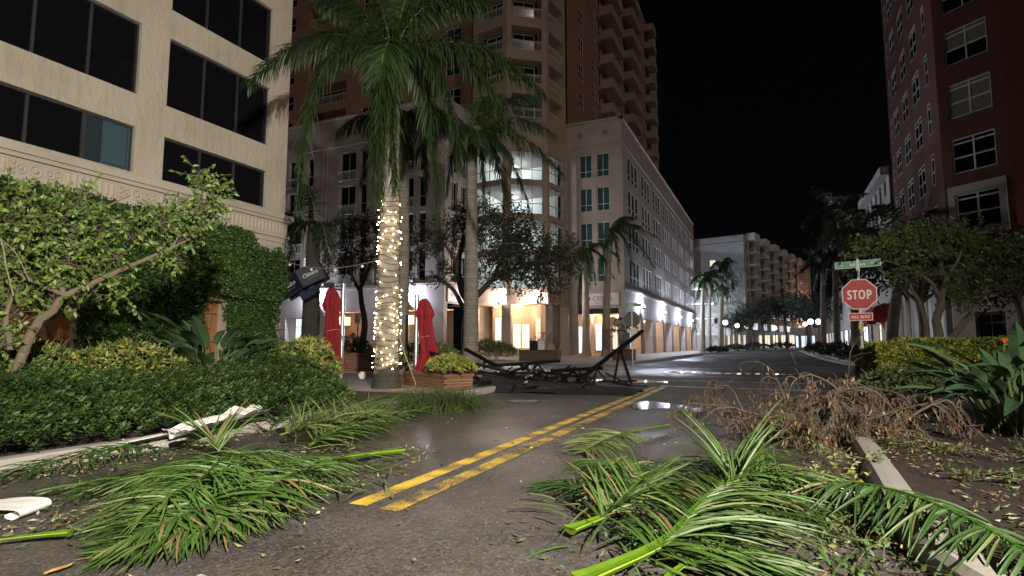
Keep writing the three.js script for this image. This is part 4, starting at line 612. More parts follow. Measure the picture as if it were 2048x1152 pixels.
planter([-8.25, 0.12, -13.4], -0.5, 2.2, 0.85, 0.37, M.brick, 'low terracotta brick planter with yellow shrub beside the lit palm');
planter([-14.4, 0.13, -36.6], 0.2, 2.6, 1.6, 0.72, M.darkBrick, 'low dark brick planter in front of the entrance steps');
planter([-9.6, 0.13, -40.6], 0.2, 1.6, 1.4, 0.75, M.darkBrick, 'low dark brick planter under the sign seen from behind');
planter([-15.6, 0.12, -19.5], 0.3, 3.4, 0.6, 0.75, M.brick, 'low red brick wall planter behind the first red parasol');
{ const t = thing('waste_bin', 'black bin standing beside the planter before the entrance', 'bin', [-14.8, 0.86, -36.5], 0.2); part('body', new GB().cyl(0, 0, 0, 0.3, 0.34, 0.6, 18), M.blackMat, t); part('rim', new THREE.TorusGeometry(0.34, 0.02, 6, 20).rotateX(PI / 2).translate(0, 0.6, 0), M.black, t); }
{ const t = thing('white_crate', 'small white crate standing right of the black bin', 'crate', [-14.22, 0.86, -36.4], 0.2); part('body', new GB().box(-0.22, 0, -0.2, 0.22, 0.7, 0.2), M.vinyl, t); part('lid', new GB().box(-0.24, 0.702, -0.22, 0.24, 0.76, 0.22), M.vinyl, t); }

// ---------------------------------------------------------------- collapsed black metal frame lying across the road
{
  const t = thing('collapsed_frame', 'collapsed black metal frame heaped across the road before the intersection', 'metal frame', [-6.4, 0, -15.6]);
  const bars = [[[-3.66, 0.98, -0.28], [-1.03, 0.43, -0.43], 0.045], [[-2.77, 1.09, -1.0], [-0.65, 0.19, -0.62], 0.045], [[-2.37, 0.51, -1.47], [-0.19, 0.68, -2.98], 0.04], [[0.05, 0.41, -1.46], [1.25, 0.46, -3.1], 0.04], [[1.03, 0.1, -0.84], [2.3, 1.7, -4.54], 0.05], [[1.73, 1.08, -3.58], [1.75, 0.03, -2.61], 0.03], [[1.73, 1.08, -3.58], [2.31, 0.03, -2.53], 0.03], [[0.58, 0.4, -1.93], [0.58, 0.2, -1.29], 0.03], [[0.58, 0.4, -1.93], [1.29, 0.09, -1.4], 0.03], [[1.12, 0.45, -2.83], [1.36, 0.06, -1.65], 0.035], [[1.12, 0.45, -2.83], [1.71, 0.09, -2.03], 0.025], [[0.6, 0.03, 1.76], [0.63, 0.25, 0.9], 0.03], [[1.0, 0.03, 2.01], [1.1, 0.05, 0.67], 0.03], [[1.34, 0.03, 1.97], [1.4, 0.03, 0.97], 0.03], [[1.4, 0.03, 0.97], [1.67, 0.07, -0.25], 0.03], [[-1.29, 0.31, 0.23], [-0.39, 0.27, 0.26], 0.025], [[-2.4, 0.32, -0.37], [-0.06, 0.41, -0.31], 0.035], [[-2.48, 0.16, 0.53], [-2.49, 0.6, -0.3], 0.025], [[-2.65, 0.8, -0.65], [-2.26, 0.28, 0.0], 0.025], [[-1.86, 0.69, -0.58], [-1.77, 0.48, -0.42], 0.025], [[-2.02, 0.53, -0.52], [-1.89, 0.68, -0.78], 0.02], [[1.5, 0.11, -1.71], [2.53, 0.11, -2.4], 0.02], [[2.49, 0.02, -1.73], [2.99, 0.02, -1.74], 0.018], [[-1.32, 0.45, -0.62], [0.1, 0.1, 0.02], 0.035], [[-0.91, 0.59, -1.23], [0.43, 0.13, -0.34], 0.03], [[0.13, 0.1, 0.45], [0.57, 0.28, -1.27], 0.03], [[-0.84, 0.37, 0.04], [0.47, 0.06, 0.73], 0.03], [[-0.72, 0.63, -1.1], [-0.14, 0.37, -0.28], 0.025], [[-0.41, 0.62, -1.46], [-0.25, 0.4, -0.45], 0.025], [[-0.41, 0.62, -1.46], [0.3, 0.31, -0.49], 0.025], [[0.36, 0.29, -0.96], [0.46, 0.55, -2.08], 0.025], [[0.58, 0.11, 0.47], [1.28, 0.07, -0.07], 0.03], [[-0.1, 0.41, -0.29], [1.25, 0.02, 1.68], 0.022], [[-1.38, 0.38, -0.38], [-0.13, 0.07, 0.56], 0.03], [[0.24, 0.32, -0.24], [0.9, 0.03, 1.41], 0.03]], r = rnd(88); for (let k = 0; k < 60; k++) { const x = lerp(-2.4, 2.2, r()), z = 0.1 + (r() - 0.5) * 3.0 - 0.3 * x, y = 0.04 + 0.5 * r() * r(), a = r() * 6.28, q = 0.25 + 0.6 * r(); bars.push([[x - Math.cos(a) * q, Math.max(0.03, y - 0.25 * r()), z - Math.sin(a) * q], [x + Math.cos(a) * q, y + 0.3 * r(), z + Math.sin(a) * q], 0.016 + 0.016 * r()]); } // pairs of end points in metres, about the heap's base
  for (const [a, b, r] of bars) { const A = V(...a), B2 = V(...b), L = A.distanceTo(B2), g = new THREE.BoxGeometry(r * 2, L, r * 2); const m = part('bar', g, M.black, t); m.position.copy(A.clone().add(B2).multiplyScalar(0.5)); m.quaternion.setFromUnitVectors(UP, B2.clone().sub(A).normalize()); }
  const g = new GB(), nX = 26, nZ = 16, f = fbm(91, 5, 4), P = (i, j) => { const u = i / nX, v = j / nZ; return V(lerp(-0.8, 3.3, u), Math.max(0.012, (0.38 * Math.sin(PI * v) * (1 - u * 0.9) + 0.24 * (f(u, v) - 0.45))), lerp(1.9, 0.4, v) + lerp(0.25, -0.3, u) + 0.35 * (f(v, u) - 0.5)); };
  for (let i = 0; i < nX; i++) for (let j = 0; j < nZ; j++) g.quad(P(i, j), P(i + 1, j), P(i + 1, j + 1), P(i, j + 1)); part('torn_fabric', g, M.blackMat, t);
}

const DATA = {"LT":{"b":[[[[-9.59,0.96,-4.41],[-9.53,1.38,-4.62],[-9.49,1.7,-4.82],[-9.51,1.96,-5.01]],0.07,0.05],[[[-9.51,1.96,-5.01],[-9.71,2.2,-5.0],[-9.98,2.51,-4.95],[-9.99,2.87,-4.8],[-10.17,3.39,-4.66]],0.04,0.012],[[[-9.51,1.96,-5.01],[-9.48,2.29,-5.53],[-9.49,2.65,-6.15],[-9.45,2.92,-6.58],[-9.28,3.41,-7.16],[-9.35,4.04,-7.39]],0.048,0.01],[[[-9.51,1.96,-5.01],[-9.62,2.16,-4.6],[-9.75,2.41,-4.3]],0.03,0.012],[[[-9.98,2.51,-4.95],[-9.85,2.93,-5.19],[-9.72,3.38,-5.53],[-9.48,3.67,-5.83]],0.03,0.01],[[[-9.45,2.92,-6.58],[-9.5,3.35,-6.74],[-9.63,3.68,-6.53]],0.025,0.008],[[[-9.89,2.91,-5.06],[-9.89,3.48,-5.0]],0.035,0.03],[[[-9.36,3.3,-7.02],[-9.87,3.99,-7.38],[-9.72,4.47,-7.39]],0.02,0.008],[[[-9.55,1.17,-4.41],[-9.59,1.58,-4.35],[-9.61,1.93,-4.41]],0.05,0.02]],"c":[[-10.14,3.0,-4.61,0.27],[-9.87,3.21,-4.82,0.3],[-9.8,3.02,-5.09,0.34],[-9.93,2.58,-4.64,0.32],[-9.68,2.53,-5.2,0.31],[-9.87,2.19,-4.82,0.31],[-9.67,2.17,-5.46,0.23],[-9.76,1.69,-4.48,0.25],[-9.65,3.06,-6.04,0.23],[-9.64,3.35,-6.45,0.3],[-9.6,3.39,-6.9,0.33],[-9.52,3.71,-7.13,0.31],[-9.59,4.17,-7.38,0.23],[-9.23,2.67,-6.49,0.15],[-9.75,1.98,-5.0,0.21],[-10.39,3.43,-4.56,0.19],[-9.45,2.03,-5.8,0.13],[-9.87,4.47,-7.33,0.14],[-9.47,3.09,-6.78,0.2],[-9.66,3.12,-5.47,0.14],[-9.53,2.67,-5.69,0.14],[-9.97,2.3,-4.43,0.27],[-9.64,1.3,-4.35,0.16],[-9.79,3.49,-5.26,0.14]]},"RT":{"b":[[[[4.57,1.0,-20.82],[4.48,1.81,-20.7],[4.59,2.54,-20.67],[4.75,3.13,-20.68],[4.61,3.65,-20.56],[4.36,4.02,-20.41]],0.14,0.04],[[[4.59,2.47,-20.68],[4.37,2.89,-20.31],[4.03,3.23,-19.9],[3.4,3.49,-19.37],[2.92,3.61,-18.92]],0.07,0.02],[[[4.67,1.07,-20.86],[5.0,1.66,-20.95],[5.5,2.32,-21.1],[5.82,2.84,-21.19],[6.02,3.43,-21.22]],0.11,0.03],[[[5.81,2.77,-21.2],[6.26,2.99,-21.15],[6.7,3.23,-21.1],[7.15,3.43,-21.18]],0.05,0.02],[[[4.31,1.07,-21.14],[4.26,1.9,-21.03],[4.09,2.5,-20.89],[3.84,3.02,-20.61]],0.09,0.03],[[[4.75,3.13,-20.68],[5.09,3.72,-20.77],[5.3,4.16,-20.82]],0.05,0.02]],"c":[[3.08,4.04,-19.06,0.6],[3.64,3.93,-19.54,0.65],[4.18,4.27,-20.08,0.7],[4.84,4.34,-20.59,0.71],[5.37,4.16,-20.85,0.67],[5.13,3.13,-20.85,0.5],[5.04,2.62,-20.86,0.44],[5.67,3.13,-21.09,0.53],[6.15,3.43,-21.28,0.62],[6.59,3.89,-21.1,0.58],[7.07,3.66,-21.23,0.65],[6.53,3.11,-21.26,0.44],[3.42,3.29,-19.51,0.36],[4.27,3.47,-20.76,0.53],[2.61,3.89,-18.75,0.39],[5.51,2.54,-21.08,0.3],[6.21,4.15,-21.12,0.35]]},"O1":{"b":[[[[-16.43,0.07,-30.19],[-16.46,2.07,-29.96],[-16.27,3.55,-29.89],[-16.65,4.72,-29.59],[-16.79,5.9,-29.4],[-16.32,7.66,-29.43]],0.36,0.12],[[[-16.37,2.96,-29.91],[-17.12,4.49,-29.41],[-18.09,5.25,-28.89]],0.16,0.08],[[[-16.27,3.55,-29.89],[-14.77,4.97,-29.98],[-12.9,5.62,-30.09],[-11.05,5.93,-30.45]],0.2,0.05],[[[-14.77,4.97,-29.98],[-13.79,6.33,-29.61],[-12.44,7.48,-30.1]],0.12,0.04],[[[-16.79,5.9,-29.4],[-17.42,7.08,-29.0],[-17.92,7.96,-28.67]],0.1,0.04],[[[-16.38,6.19,-29.56],[-15.5,7.96,-29.77],[-14.78,9.14,-29.97]],0.1,0.03]],"c":[[-14.02,7.19,-29.41,1.58],[-12.48,6.48,-30.19,1.78],[-11.03,5.55,-30.38,1.19],[-13.05,5.19,-30.06,1.29],[-17.13,7.66,-29.06,1.33],[-15.73,8.84,-29.57,1.18],[-11.42,4.38,-29.79,0.83],[-14.7,5.54,-29.84,1.02],[-17.49,5.46,-29.14,0.83],[-10.51,6.55,-30.62,0.79],[-13.65,8.44,-30.0,1.02]]},"O2":{"b":[[[[-20.25,0.61,-25.1],[-20.03,2.54,-25.0],[-20.12,3.88,-24.81],[-19.75,5.22,-24.84],[-19.07,6.83,-24.97]],0.2,0.06],[[[-20.12,3.88,-24.81],[-20.61,5.22,-24.45],[-20.8,6.56,-24.22]],0.1,0.04],[[[-19.75,5.22,-24.84],[-18.59,6.36,-25.68],[-17.65,7.01,-26.69]],0.1,0.04]],"c":[[-20.54,6.83,-24.31,1.13],[-19.17,7.23,-24.88,1.13],[-18.31,6.46,-26.46,1.25],[-20.96,5.62,-24.25,0.81],[-17.51,7.29,-26.73,1.06],[-18.16,4.82,-25.59,0.75],[-19.85,5.76,-24.74,0.81]]}};
// ---------------------------------------------------------------- foliage helpers
const tint = (c, r, v = 0.25) => { const k = 1 + (r() - 0.5) * 2 * v, w = 1 + (r() - 0.5) * v; return [c[0] * k * w, c[1] * k, c[2] * k / w]; };
const rdir = (r, down = 0) => { const y = r() * 2 - 1 - down, a = r() * 2 * PI, q = Math.sqrt(Math.max(0, 1 - Math.min(1, y * y))); return V(Math.cos(a) * q, y, Math.sin(a) * q).normalize(); };
const perp = (d, r) => { const s = V(r() - 0.5, (r() - 0.5) * 0.6, r() - 0.5).cross(d); return s.lengthSq() < 1e-6 ? V(1, 0, 0) : s.normalize(); };
function clump(gb, c, R, n, L, r, colr, o = {}) { // leaves in sprays through an ellipsoid's volume
  const per = o.per || 9, k = Math.ceil(n / per), sq = o.flat || 0.8;
  for (let i = 0; i < k; i++) {
    const d = rdir(r), rr = R * Math.pow(r(), 0.42), b = V(c.x + d.x * rr, c.y + d.y * rr * sq, c.z + d.z * rr), out = d.clone().add(V(0, 0.25, 0)).add(rdir(r).multiplyScalar(0.7)).normalize(), len = L * (2.2 + 2.5 * r()), shade = tint(colr, r, 0.3);
    if (o.twig) o.twig.tube([b.clone().addScaledVector(out, -len * 0.6), b.clone().addScaledVector(out, len)], 0.006, 4, undefined, false);
    for (let q = 0; q < per; q++) { const t = q / per, p = b.clone().addScaledVector(out, len * t), e = out.clone().multiplyScalar(0.55).add(rdir(r, o.down ?? 0.25)).normalize(); gb.leaf(p, e, perp(e, r), L * (0.7 + 0.6 * r()), L * (o.w || 0.46), 0.12, tint(shade, r, 0.16)); }
  }
}
function broadTree(name, label, D, o) {
  const base = D.b[0][0][0], t = thing(name, label, 'tree', [base[0], o.y0 ?? 0.1, base[2]], 0, o.group), r = rnd(o.seed), off = V(base[0], o.y0 ?? 0.1, base[2]);
  const L = (p) => V(...p).sub(off); D.b.forEach(([pts, a, b], k) => { const P = pts.map(L); if (!k) P[0].y = 0; const g = new GB(); const q = curve(P, pts.length * 5); const n = fbm(o.seed + k, 4, 3); q.forEach((p, i) => { if (i) { p.x += (n(i * 0.07, 0.1) - 0.5) * a * 1.2; p.z += (n(0.4, i * 0.07) - 0.5) * a * 1.2; } }); g.tube(q, [a, b], 9); part(k ? 'limb' : 'trunk', g, o.bark || M.bark, t); });
  const g = new GB(true), tw = new GB(); D.c.forEach(([x, y, z, R]) => clump(g, L([x, y, z]), R, Math.round(o.n * R * R), o.leaf, r, o.col, { twig: tw, ...o })); part('crown', g, M.leaf, t); part('twigs', tw, o.bark || M.bark, t); return t;
}
function shrub(name, label, p, R, h, n, L, colA, colB, seed, o = {}) { // stems and two-toned leaves
  const t = thing(name, label, 'shrub', p, 0, o.group), r = rnd(seed), g = new GB(true), st = new GB();
  for (let k = 0; k < 16; k++) { const a = r() * 6.28, q = R * (0.3 + 0.6 * r()); st.tube([V(Math.cos(a) * q * 0.2, 0, Math.sin(a) * q * 0.2), V(Math.cos(a) * q * 0.6, h * 0.5, Math.sin(a) * q * 0.6), V(Math.cos(a) * q, h * (0.8 + 0.15 * r()), Math.sin(a) * q)], [0.012, 0.006], 5); }
  const f = fbm(seed + 3, 3, 3);
  for (let i = 0; i < n; i++) { const a = r() * 6.28, v = Math.pow(r(), 0.5), hh = h * (0.12 + 0.88 * Math.sqrt(Math.max(0, 1 - v * v * 0.8))) * (0.55 + 0.55 * f(0.5 + Math.cos(a) * v * 0.4, 0.5 + Math.sin(a) * v * 0.4)) * (0.35 + 0.75 * Math.pow(r(), 0.35)), c = V(Math.cos(a) * R * v, hh, Math.sin(a) * R * v), out = V(Math.cos(a) * v, 0.8, Math.sin(a) * v).normalize(), k = r() < (o.mix ?? 0.5) * (0.4 + hh / h) ? colA : colB;
    for (let q = 0; q < 7; q++) { const e = out.clone().multiplyScalar(0.5).add(rdir(r)).normalize(); g.leaf(c.clone().addScaledVector(e, 0.01), e, perp(e, r), L * (0.7 + 0.6 * r()), L * 0.38, 0.15, tint(k, r, 0.2)); } }
  part('stems', st, M.bark, t); part('foliage', g, M.leaf, t); return t;
}
// ---------------------------------------------------------------- palms
const RT = V(0.911, 0, -0.411), FW = V(0.411, 0, 0.911); // across and towards the road
const loc = (r, y, f) => V(RT.x * r + FW.x * f, y, RT.z * r + FW.z * f);
function bezier(a, b, c, n) { const o = []; for (let k = 0; k <= n; k++) { const t = k / n, u = 1 - t; o.push(V(u * u * a.x + 2 * u * t * b.x + t * t * c.x, u * u * a.y + 2 * u * t * b.y + t * t * c.y, u * u * a.z + 2 * u * t * b.z + t * t * c.z)); } return o; }
function frondMesh(P, r, o) { // feathery frond along a curve, leaflets in several planes, drooping
  const g = new GB(true), n = o.n || 64, L = o.L || 0.8, wind = o.wind || V(0, 0, 0); g.tube(P, [o.rr || 0.035, 0.006], 6, o.rc || [0.1, 0.14, 0.04]);
  for (let i = 0; i < n; i++) { const t = 0.12 + 0.88 * i / n, q = t * (P.length - 1), k = Math.min(P.length - 2, Math.floor(q)), p = P[k].clone().lerp(P[k + 1], q - k), tan = P[k + 1].clone().sub(P[k]).normalize(); let sd = tan.clone().cross(UP); if (sd.lengthSq() < 0.05) sd = FW.clone(); sd.normalize(); const nn = sd.clone().cross(tan);
    for (const s of [-1, 1]) for (let w = 0; w < (o.ranks || 2); w++) { const d = sd.clone().multiplyScalar(s * (0.75 + 0.2 * r())).addScaledVector(tan, 0.45 + 0.35 * t).addScaledVector(nn, (r() - 0.35) * 1.1).add(wind).normalize(), l = L * Math.pow(Math.sin(PI * (0.14 + 0.8 * t)), 0.55) * (0.8 + 0.35 * r()); const wv = d.clone().cross(nn).normalize().applyAxisAngle(d, (r() - 0.5) * 1.4); g.strip(p, d, wv, l, o.W || 0.032, (o.g || 1.0) * (0.6 + 0.8 * r()), o.seg || 4, tint(o.col || [0.055, 0.115, 0.028], r, 0.28)); } }
  return g;
}
function palm(p, label, o) {
  const t = thing('palm_tree', label, 'palm tree', p, 0, o.group), r = rnd(o.seed), h = o.h, lean = o.lean || V(0, 0, 0), rad = (y) => { const v = y / h; return lerp(o.r, o.r * 0.72, v) * (1 + 0.42 * Math.exp(-y / (h * 0.06)) + 0.1 * Math.sin(PI * clamp(v * 1.3, 0, 1))); };
  const g = new GB(true), nr = o.far ? 16 : Math.round(h / 0.045), seg = o.far ? 9 : 20, pts = [], f = fbm(o.seed, 6, 4);
  for (let k = 0; k <= nr; k++) { const v = k / nr; pts.push(V(lean.x * v * v, v * h, lean.z * v * v)); }
  const ring = o.far ? () => 1 : (v) => { const q = (v * h / 0.15) % 1; return 1 + (q < 0.22 ? 0.035 * Math.sin(q / 0.22 * PI) : -0.006); };
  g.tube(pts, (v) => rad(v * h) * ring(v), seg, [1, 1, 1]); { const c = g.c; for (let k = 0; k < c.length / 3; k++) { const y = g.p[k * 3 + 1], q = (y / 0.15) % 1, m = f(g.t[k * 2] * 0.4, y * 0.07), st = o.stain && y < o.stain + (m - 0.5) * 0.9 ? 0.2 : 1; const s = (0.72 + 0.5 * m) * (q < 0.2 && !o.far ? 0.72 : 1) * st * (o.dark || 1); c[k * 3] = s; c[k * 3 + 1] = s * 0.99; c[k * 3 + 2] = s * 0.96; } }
  part('trunk', g, M.palmBark, t); const top = V(lean.x, h, lean.z);
  if (o.shaft) { const e = top.clone().add(V(lean.x * 0.1, o.shaft, lean.z * 0.1)); part('crownshaft', new GB().tube([top, top.clone().lerp(e, 0.3), top.clone().lerp(e, 0.8), e], (v) => o.r * (0.74 + 0.12 * Math.sin(v * 3) - 0.25 * v), 16), M.shaft, t); top.copy(e); }
  for (const [a, b] of o.fronds) { const P = bezier(top, top.clone().add(loc(...a)), top.clone().add(loc(...b)), 18); part('frond', frondMesh(P, r, o), M.leaf, t); }
  return { t, rad };
}
const big = palm([-9.2, 0.12, -12.45], 'tall royal palm with fairy lights wound round its pale trunk', { h: 7.9, r: 0.275, seed: 3, shaft: 1.1, stain: 0.55, L: 0.92, n: 100, ranks: 3, W: 0.03, g: 1.5, seg: 5, col: [0.027, 0.055, 0.016], fronds: [
  [[-1.9, 1.5, 0.2], [-3.8, -1.0, 0.4]], [[-2.2, 1.3, 0.7], [-2.2, -4.5, 0.8]], [[-0.3, 1.0, 1.3], [-0.3, -4.3, 0.75]], [[0.1, 0.9, 1.2], [0.3, -3.9, 0.8]], [[0, 1.0, 1.5], [0.0, -4.4, 1.05]], [[-0.1, 0.7, 1.2], [0.0, -3.0, 1.4]], [[2.2, 1.3, -0.1], [4.2, -1.2, 0.1]], [[2.0, 1.0, 0.7], [3.5, -2.9, 0.7]], [[1.0, 0.9, -0.8], [1.15, -4.5, -0.9]], [[1.4, 0.8, 0.3], [1.9, -3.3, 0.2]],
  [[-0.8, 1.8, 0.2], [-2.4, 2.0, -0.5]], [[0.7, 2.0, 0.4], [2.6, 1.4, 0.3]], [[0.1, 2.0, -0.4], [0.5, 3.4, -1.2]], [[-0.4, 2.1, 0.3], [-1.2, 3.2, 0.4]]] });
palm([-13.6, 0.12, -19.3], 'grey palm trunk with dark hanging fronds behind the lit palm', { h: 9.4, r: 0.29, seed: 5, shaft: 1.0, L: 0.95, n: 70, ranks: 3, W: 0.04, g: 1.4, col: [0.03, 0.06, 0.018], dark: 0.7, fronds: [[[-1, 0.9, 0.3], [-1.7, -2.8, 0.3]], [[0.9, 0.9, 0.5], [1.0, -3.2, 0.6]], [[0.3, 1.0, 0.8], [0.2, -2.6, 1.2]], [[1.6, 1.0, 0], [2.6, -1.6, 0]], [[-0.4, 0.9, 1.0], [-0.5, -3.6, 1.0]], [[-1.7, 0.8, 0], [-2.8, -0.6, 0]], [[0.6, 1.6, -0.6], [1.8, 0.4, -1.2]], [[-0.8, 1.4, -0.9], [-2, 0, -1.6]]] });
palm([-13.6, 0.12, -25.2], 'palm with bare wire wound trunk standing before the entrance oak', { h: 10.3, r: 0.36, seed: 7, shaft: 1.5, L: 0.95, n: 72, ranks: 3, W: 0.045, g: 1.4, col: [0.035, 0.07, 0.022], fronds: [[[2.0, 1.3, 0], [4.7, -2.2, 0]], [[1.6, 0.9, 0.6], [3.2, -5.0, 0.6]], [[-1.8, 1.2, 0.3], [-3.0, -1.6, 0.3]], [[0.5, 0.9, 0.9], [0.7, -4.2, 1.1]], [[-0.7, 1.0, 0.9], [-1.2, -3.4, 1.0]], [[2.0, 1.9, -0.4], [4.3, 0.2, -0.6]], [[-1.0, 1.9, -0.4], [-2.8, 0.8, -0.8]], [[0.2, 2.2, -0.3], [0.8, 2.6, -1.2]], [[1.0, 0.8, -0.8], [1.8, -3.2, -1.2]], [[1.2, 2.2, 0.4], [3.2, 1.6, 0.6]]] });
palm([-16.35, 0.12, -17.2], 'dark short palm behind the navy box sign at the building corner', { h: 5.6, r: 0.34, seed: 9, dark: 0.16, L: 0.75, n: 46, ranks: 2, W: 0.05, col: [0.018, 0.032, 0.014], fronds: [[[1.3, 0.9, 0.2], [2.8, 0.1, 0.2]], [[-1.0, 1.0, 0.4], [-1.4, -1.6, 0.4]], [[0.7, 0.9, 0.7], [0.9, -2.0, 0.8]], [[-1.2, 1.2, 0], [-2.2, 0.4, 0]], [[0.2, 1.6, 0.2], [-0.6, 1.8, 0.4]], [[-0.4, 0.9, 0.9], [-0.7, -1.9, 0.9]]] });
const windR = V(0.5, -0.15, -0.2), smallF = [[[1.2, 1.6, 0.2], [4.6, -1.0, 0.2]], [[1.4, 1.0, 0.2], [4.0, -3.6, 0.2]], [[1.0, 0.8, 0.4], [2.2, -4.4, 0.4]], [[0.6, 1.2, -0.2], [3.0, 0.4, -0.3]], [[-0.5, 0.7, 0.3], [-0.9, -3.4, 0.3]], [[0.2, 0.7, 0.6], [0.6, -4.2, 0.6]], [[0.5, 1.6, 0], [2.2, 1.2, 0]]];
palm([-15.6, 0.13, -51.2], 'shorter wind bent palm left in front of the long pale shop sign', { h: 8.6, r: 0.36, seed: 13, far: true, shaft: 1.3, L: 0.9, n: 44, ranks: 2, W: 0.08, wind: windR, col: [0.05, 0.09, 0.03], fronds: [[[0.9, 1.5, 0.2], [3.2, -0.9, 0.2]], [[0.8, 0.9, 0.2], [2.6, -2.8, 0.2]], [[-0.6, 0.6, 0.3], [-0.9, -3.2, 0.3]], [[0.1, 0.7, 0.6], [0.2, -3.8, 0.6]], [[-0.9, 0.9, 0], [-1.2, -1.8, 0]], [[0.4, 0.6, -0.3], [0.9, -3.3, -0.3]]] });
palm([-13.9, 0.13, -51.8], 'taller wind bent palm right in front of the long pale shop sign', { h: 10.2, r: 0.36, seed: 17, far: true, shaft: 1.5, lean: loc(0.5, 0, 0), L: 0.95, n: 46, ranks: 2, W: 0.08, wind: windR, col: [0.06, 0.11, 0.03], fronds: smallF });
for (const [x, z, h, l, ln] of [[-8.3, -79, 8.4, 'first pale palm past the podium arcade', 0.3], [-7.9, -83, 9.2, 'second pale palm past the podium arcade', 0.4], [-6.6, -85, 11, 'tallest bushy palm past the podium arcade', 0.6], [-6.9, -90, 9.4, 'slim palm behind the tallest bushy palm', 0.4], [-7.4, -99, 8.6, 'farthest palm past the podium arcade, half hidden', 0.3]])
  palm([x, 0.13, z], l, { h, r: 0.32, seed: 100 + Math.round(-z), far: true, shaft: 1.2, lean: loc(ln, 0, 0), L: 0.9, n: 36, ranks: 2, W: 0.1, wind: windR, seg: 3, col: [0.05, 0.085, 0.035], fronds: smallF.map(([a, b]) => [[a[0] * 0.8, a[1], a[2]], [b[0] * 0.75, b[1] * 0.8, b[2] + (z % 3)]]).concat([[[-0.8, 1.2, 0], [-1.8, -0.6, 0]], [[-0.2, 1.2, -0.8], [0.6, -0.9, -1.6]]]) });
for (const [x, z, h, l, ln] of [[4.9, -43, 7.4, 'dark palm standing just left behind the stop sign', 0.5], [5.6, -47, 9.5, 'dark leaning palm behind the street name blade', -0.9], [6.2, -39, 6.4, 'dark curved palm trunk right behind the stop sign', 1.3], [5.2, -58, 8.2, 'dark palm farther back left of the stop sign', 0.2], [5.0, -70, 8.6, 'faint dark palm near the twin globe lamp', 0.3]])
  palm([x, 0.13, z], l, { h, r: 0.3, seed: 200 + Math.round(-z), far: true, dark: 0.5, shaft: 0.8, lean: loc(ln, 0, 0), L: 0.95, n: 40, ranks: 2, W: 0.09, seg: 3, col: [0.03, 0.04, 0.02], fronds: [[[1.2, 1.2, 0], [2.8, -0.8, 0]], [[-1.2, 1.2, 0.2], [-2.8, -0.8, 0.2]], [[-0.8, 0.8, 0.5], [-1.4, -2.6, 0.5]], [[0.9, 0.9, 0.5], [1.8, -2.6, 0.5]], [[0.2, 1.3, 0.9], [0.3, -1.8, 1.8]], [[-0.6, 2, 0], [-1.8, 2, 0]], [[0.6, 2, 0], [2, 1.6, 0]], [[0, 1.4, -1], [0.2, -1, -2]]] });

// ---------------------------------------------------------------- fairy lights on the trunk, string wire
{
  const t = thing('fairy_lights', 'warm white fairy lights wound on dark wire round the royal palm trunk', 'string lights', [-9.2, 0.12, -12.45]), r = rnd(19), w = new GB(), pts = [], B = new THREE.IcosahedronGeometry(0.0105, 1), sockets = [];
  for (let k = 0; k <= 1500; k++) { const y = 0.45 + k / 1500 * 4.75, a = k / 1500 * 2 * PI * 31 + 0.5 * Math.sin(k * 0.013), R = big.rad(y) * 1.045 + 0.012; pts.push(V(Math.cos(a) * R, y + 0.045 * Math.sin(a * 2 + y * 3) + 0.02 * Math.sin(k * 0.11), Math.sin(a) * R)); }
  w.tube(pts, 0.007, 4, undefined, false); part('wire', w, M.wire, t); let n = 0;
  for (let k = 4; k < pts.length - 4; k += 2 + Math.floor(r() * r() * 9)) { const p = pts[k], y = p.y, on = (y > 3.2 && y < 4.5 ? 0.6 : y < 2.62 ? (y > 0.55 ? 0.75 : 0.1) : y < 4.8 ? 0.18 : 0.05); if (r() > on || (p.x * RT.x * 0 + p.x * FW.x + p.z * FW.z) < -0.14 || n >= 300) continue; n++; const m = part('light_bulb', B, M.bulbGlow, t); const q = V(p.x, 0, p.z).normalize().multiplyScalar(0.02 + 0.03 * r()); m.position.set(p.x + q.x, p.y + (r() - 0.5) * 0.1, p.z + q.z); m.scale.setScalar(0.6 + 0.8 * r()); }
}
{ const t = thing('string_wire', 'thin sagging string wire with a few dead bulbs from the office corner to the palm', 'wire', [-15.8, 4.3, -14.6]), a = V(0, 0, 0), b = V(6.4, -0.75, 2.0), P = []; for (let k = 0; k <= 24; k++) { const v = k / 24; P.push(a.clone().lerp(b, v).add(V(0, -0.35 * Math.sin(PI * v), 0))); } part('wire', new GB().tube(P, 0.009, 5), M.rope, t); for (const k of [5, 10, 15, 20]) part('dead_bulb', new THREE.SphereGeometry(0.045, 10, 8).translate(P[k].x, P[k].y - 0.07, P[k].z), M.vinyl, t); }
{ const t = thing('rope', 'loose beige cord hanging from the lit palm trunk down to the brick planter', 'rope', [-8.95, 0.12, -12.3]); part('cord', new GB().tube(curve([[0.15, 2.1, 0.1], [0.25, 1.3, 0.0], [0.4, 0.6, -0.2], [0.55, 0.1, -0.3], [0.75, 0.02, 0.1], [0.5, 0.02, 0.7]], 24), 0.01, 5), M.rope, t); }

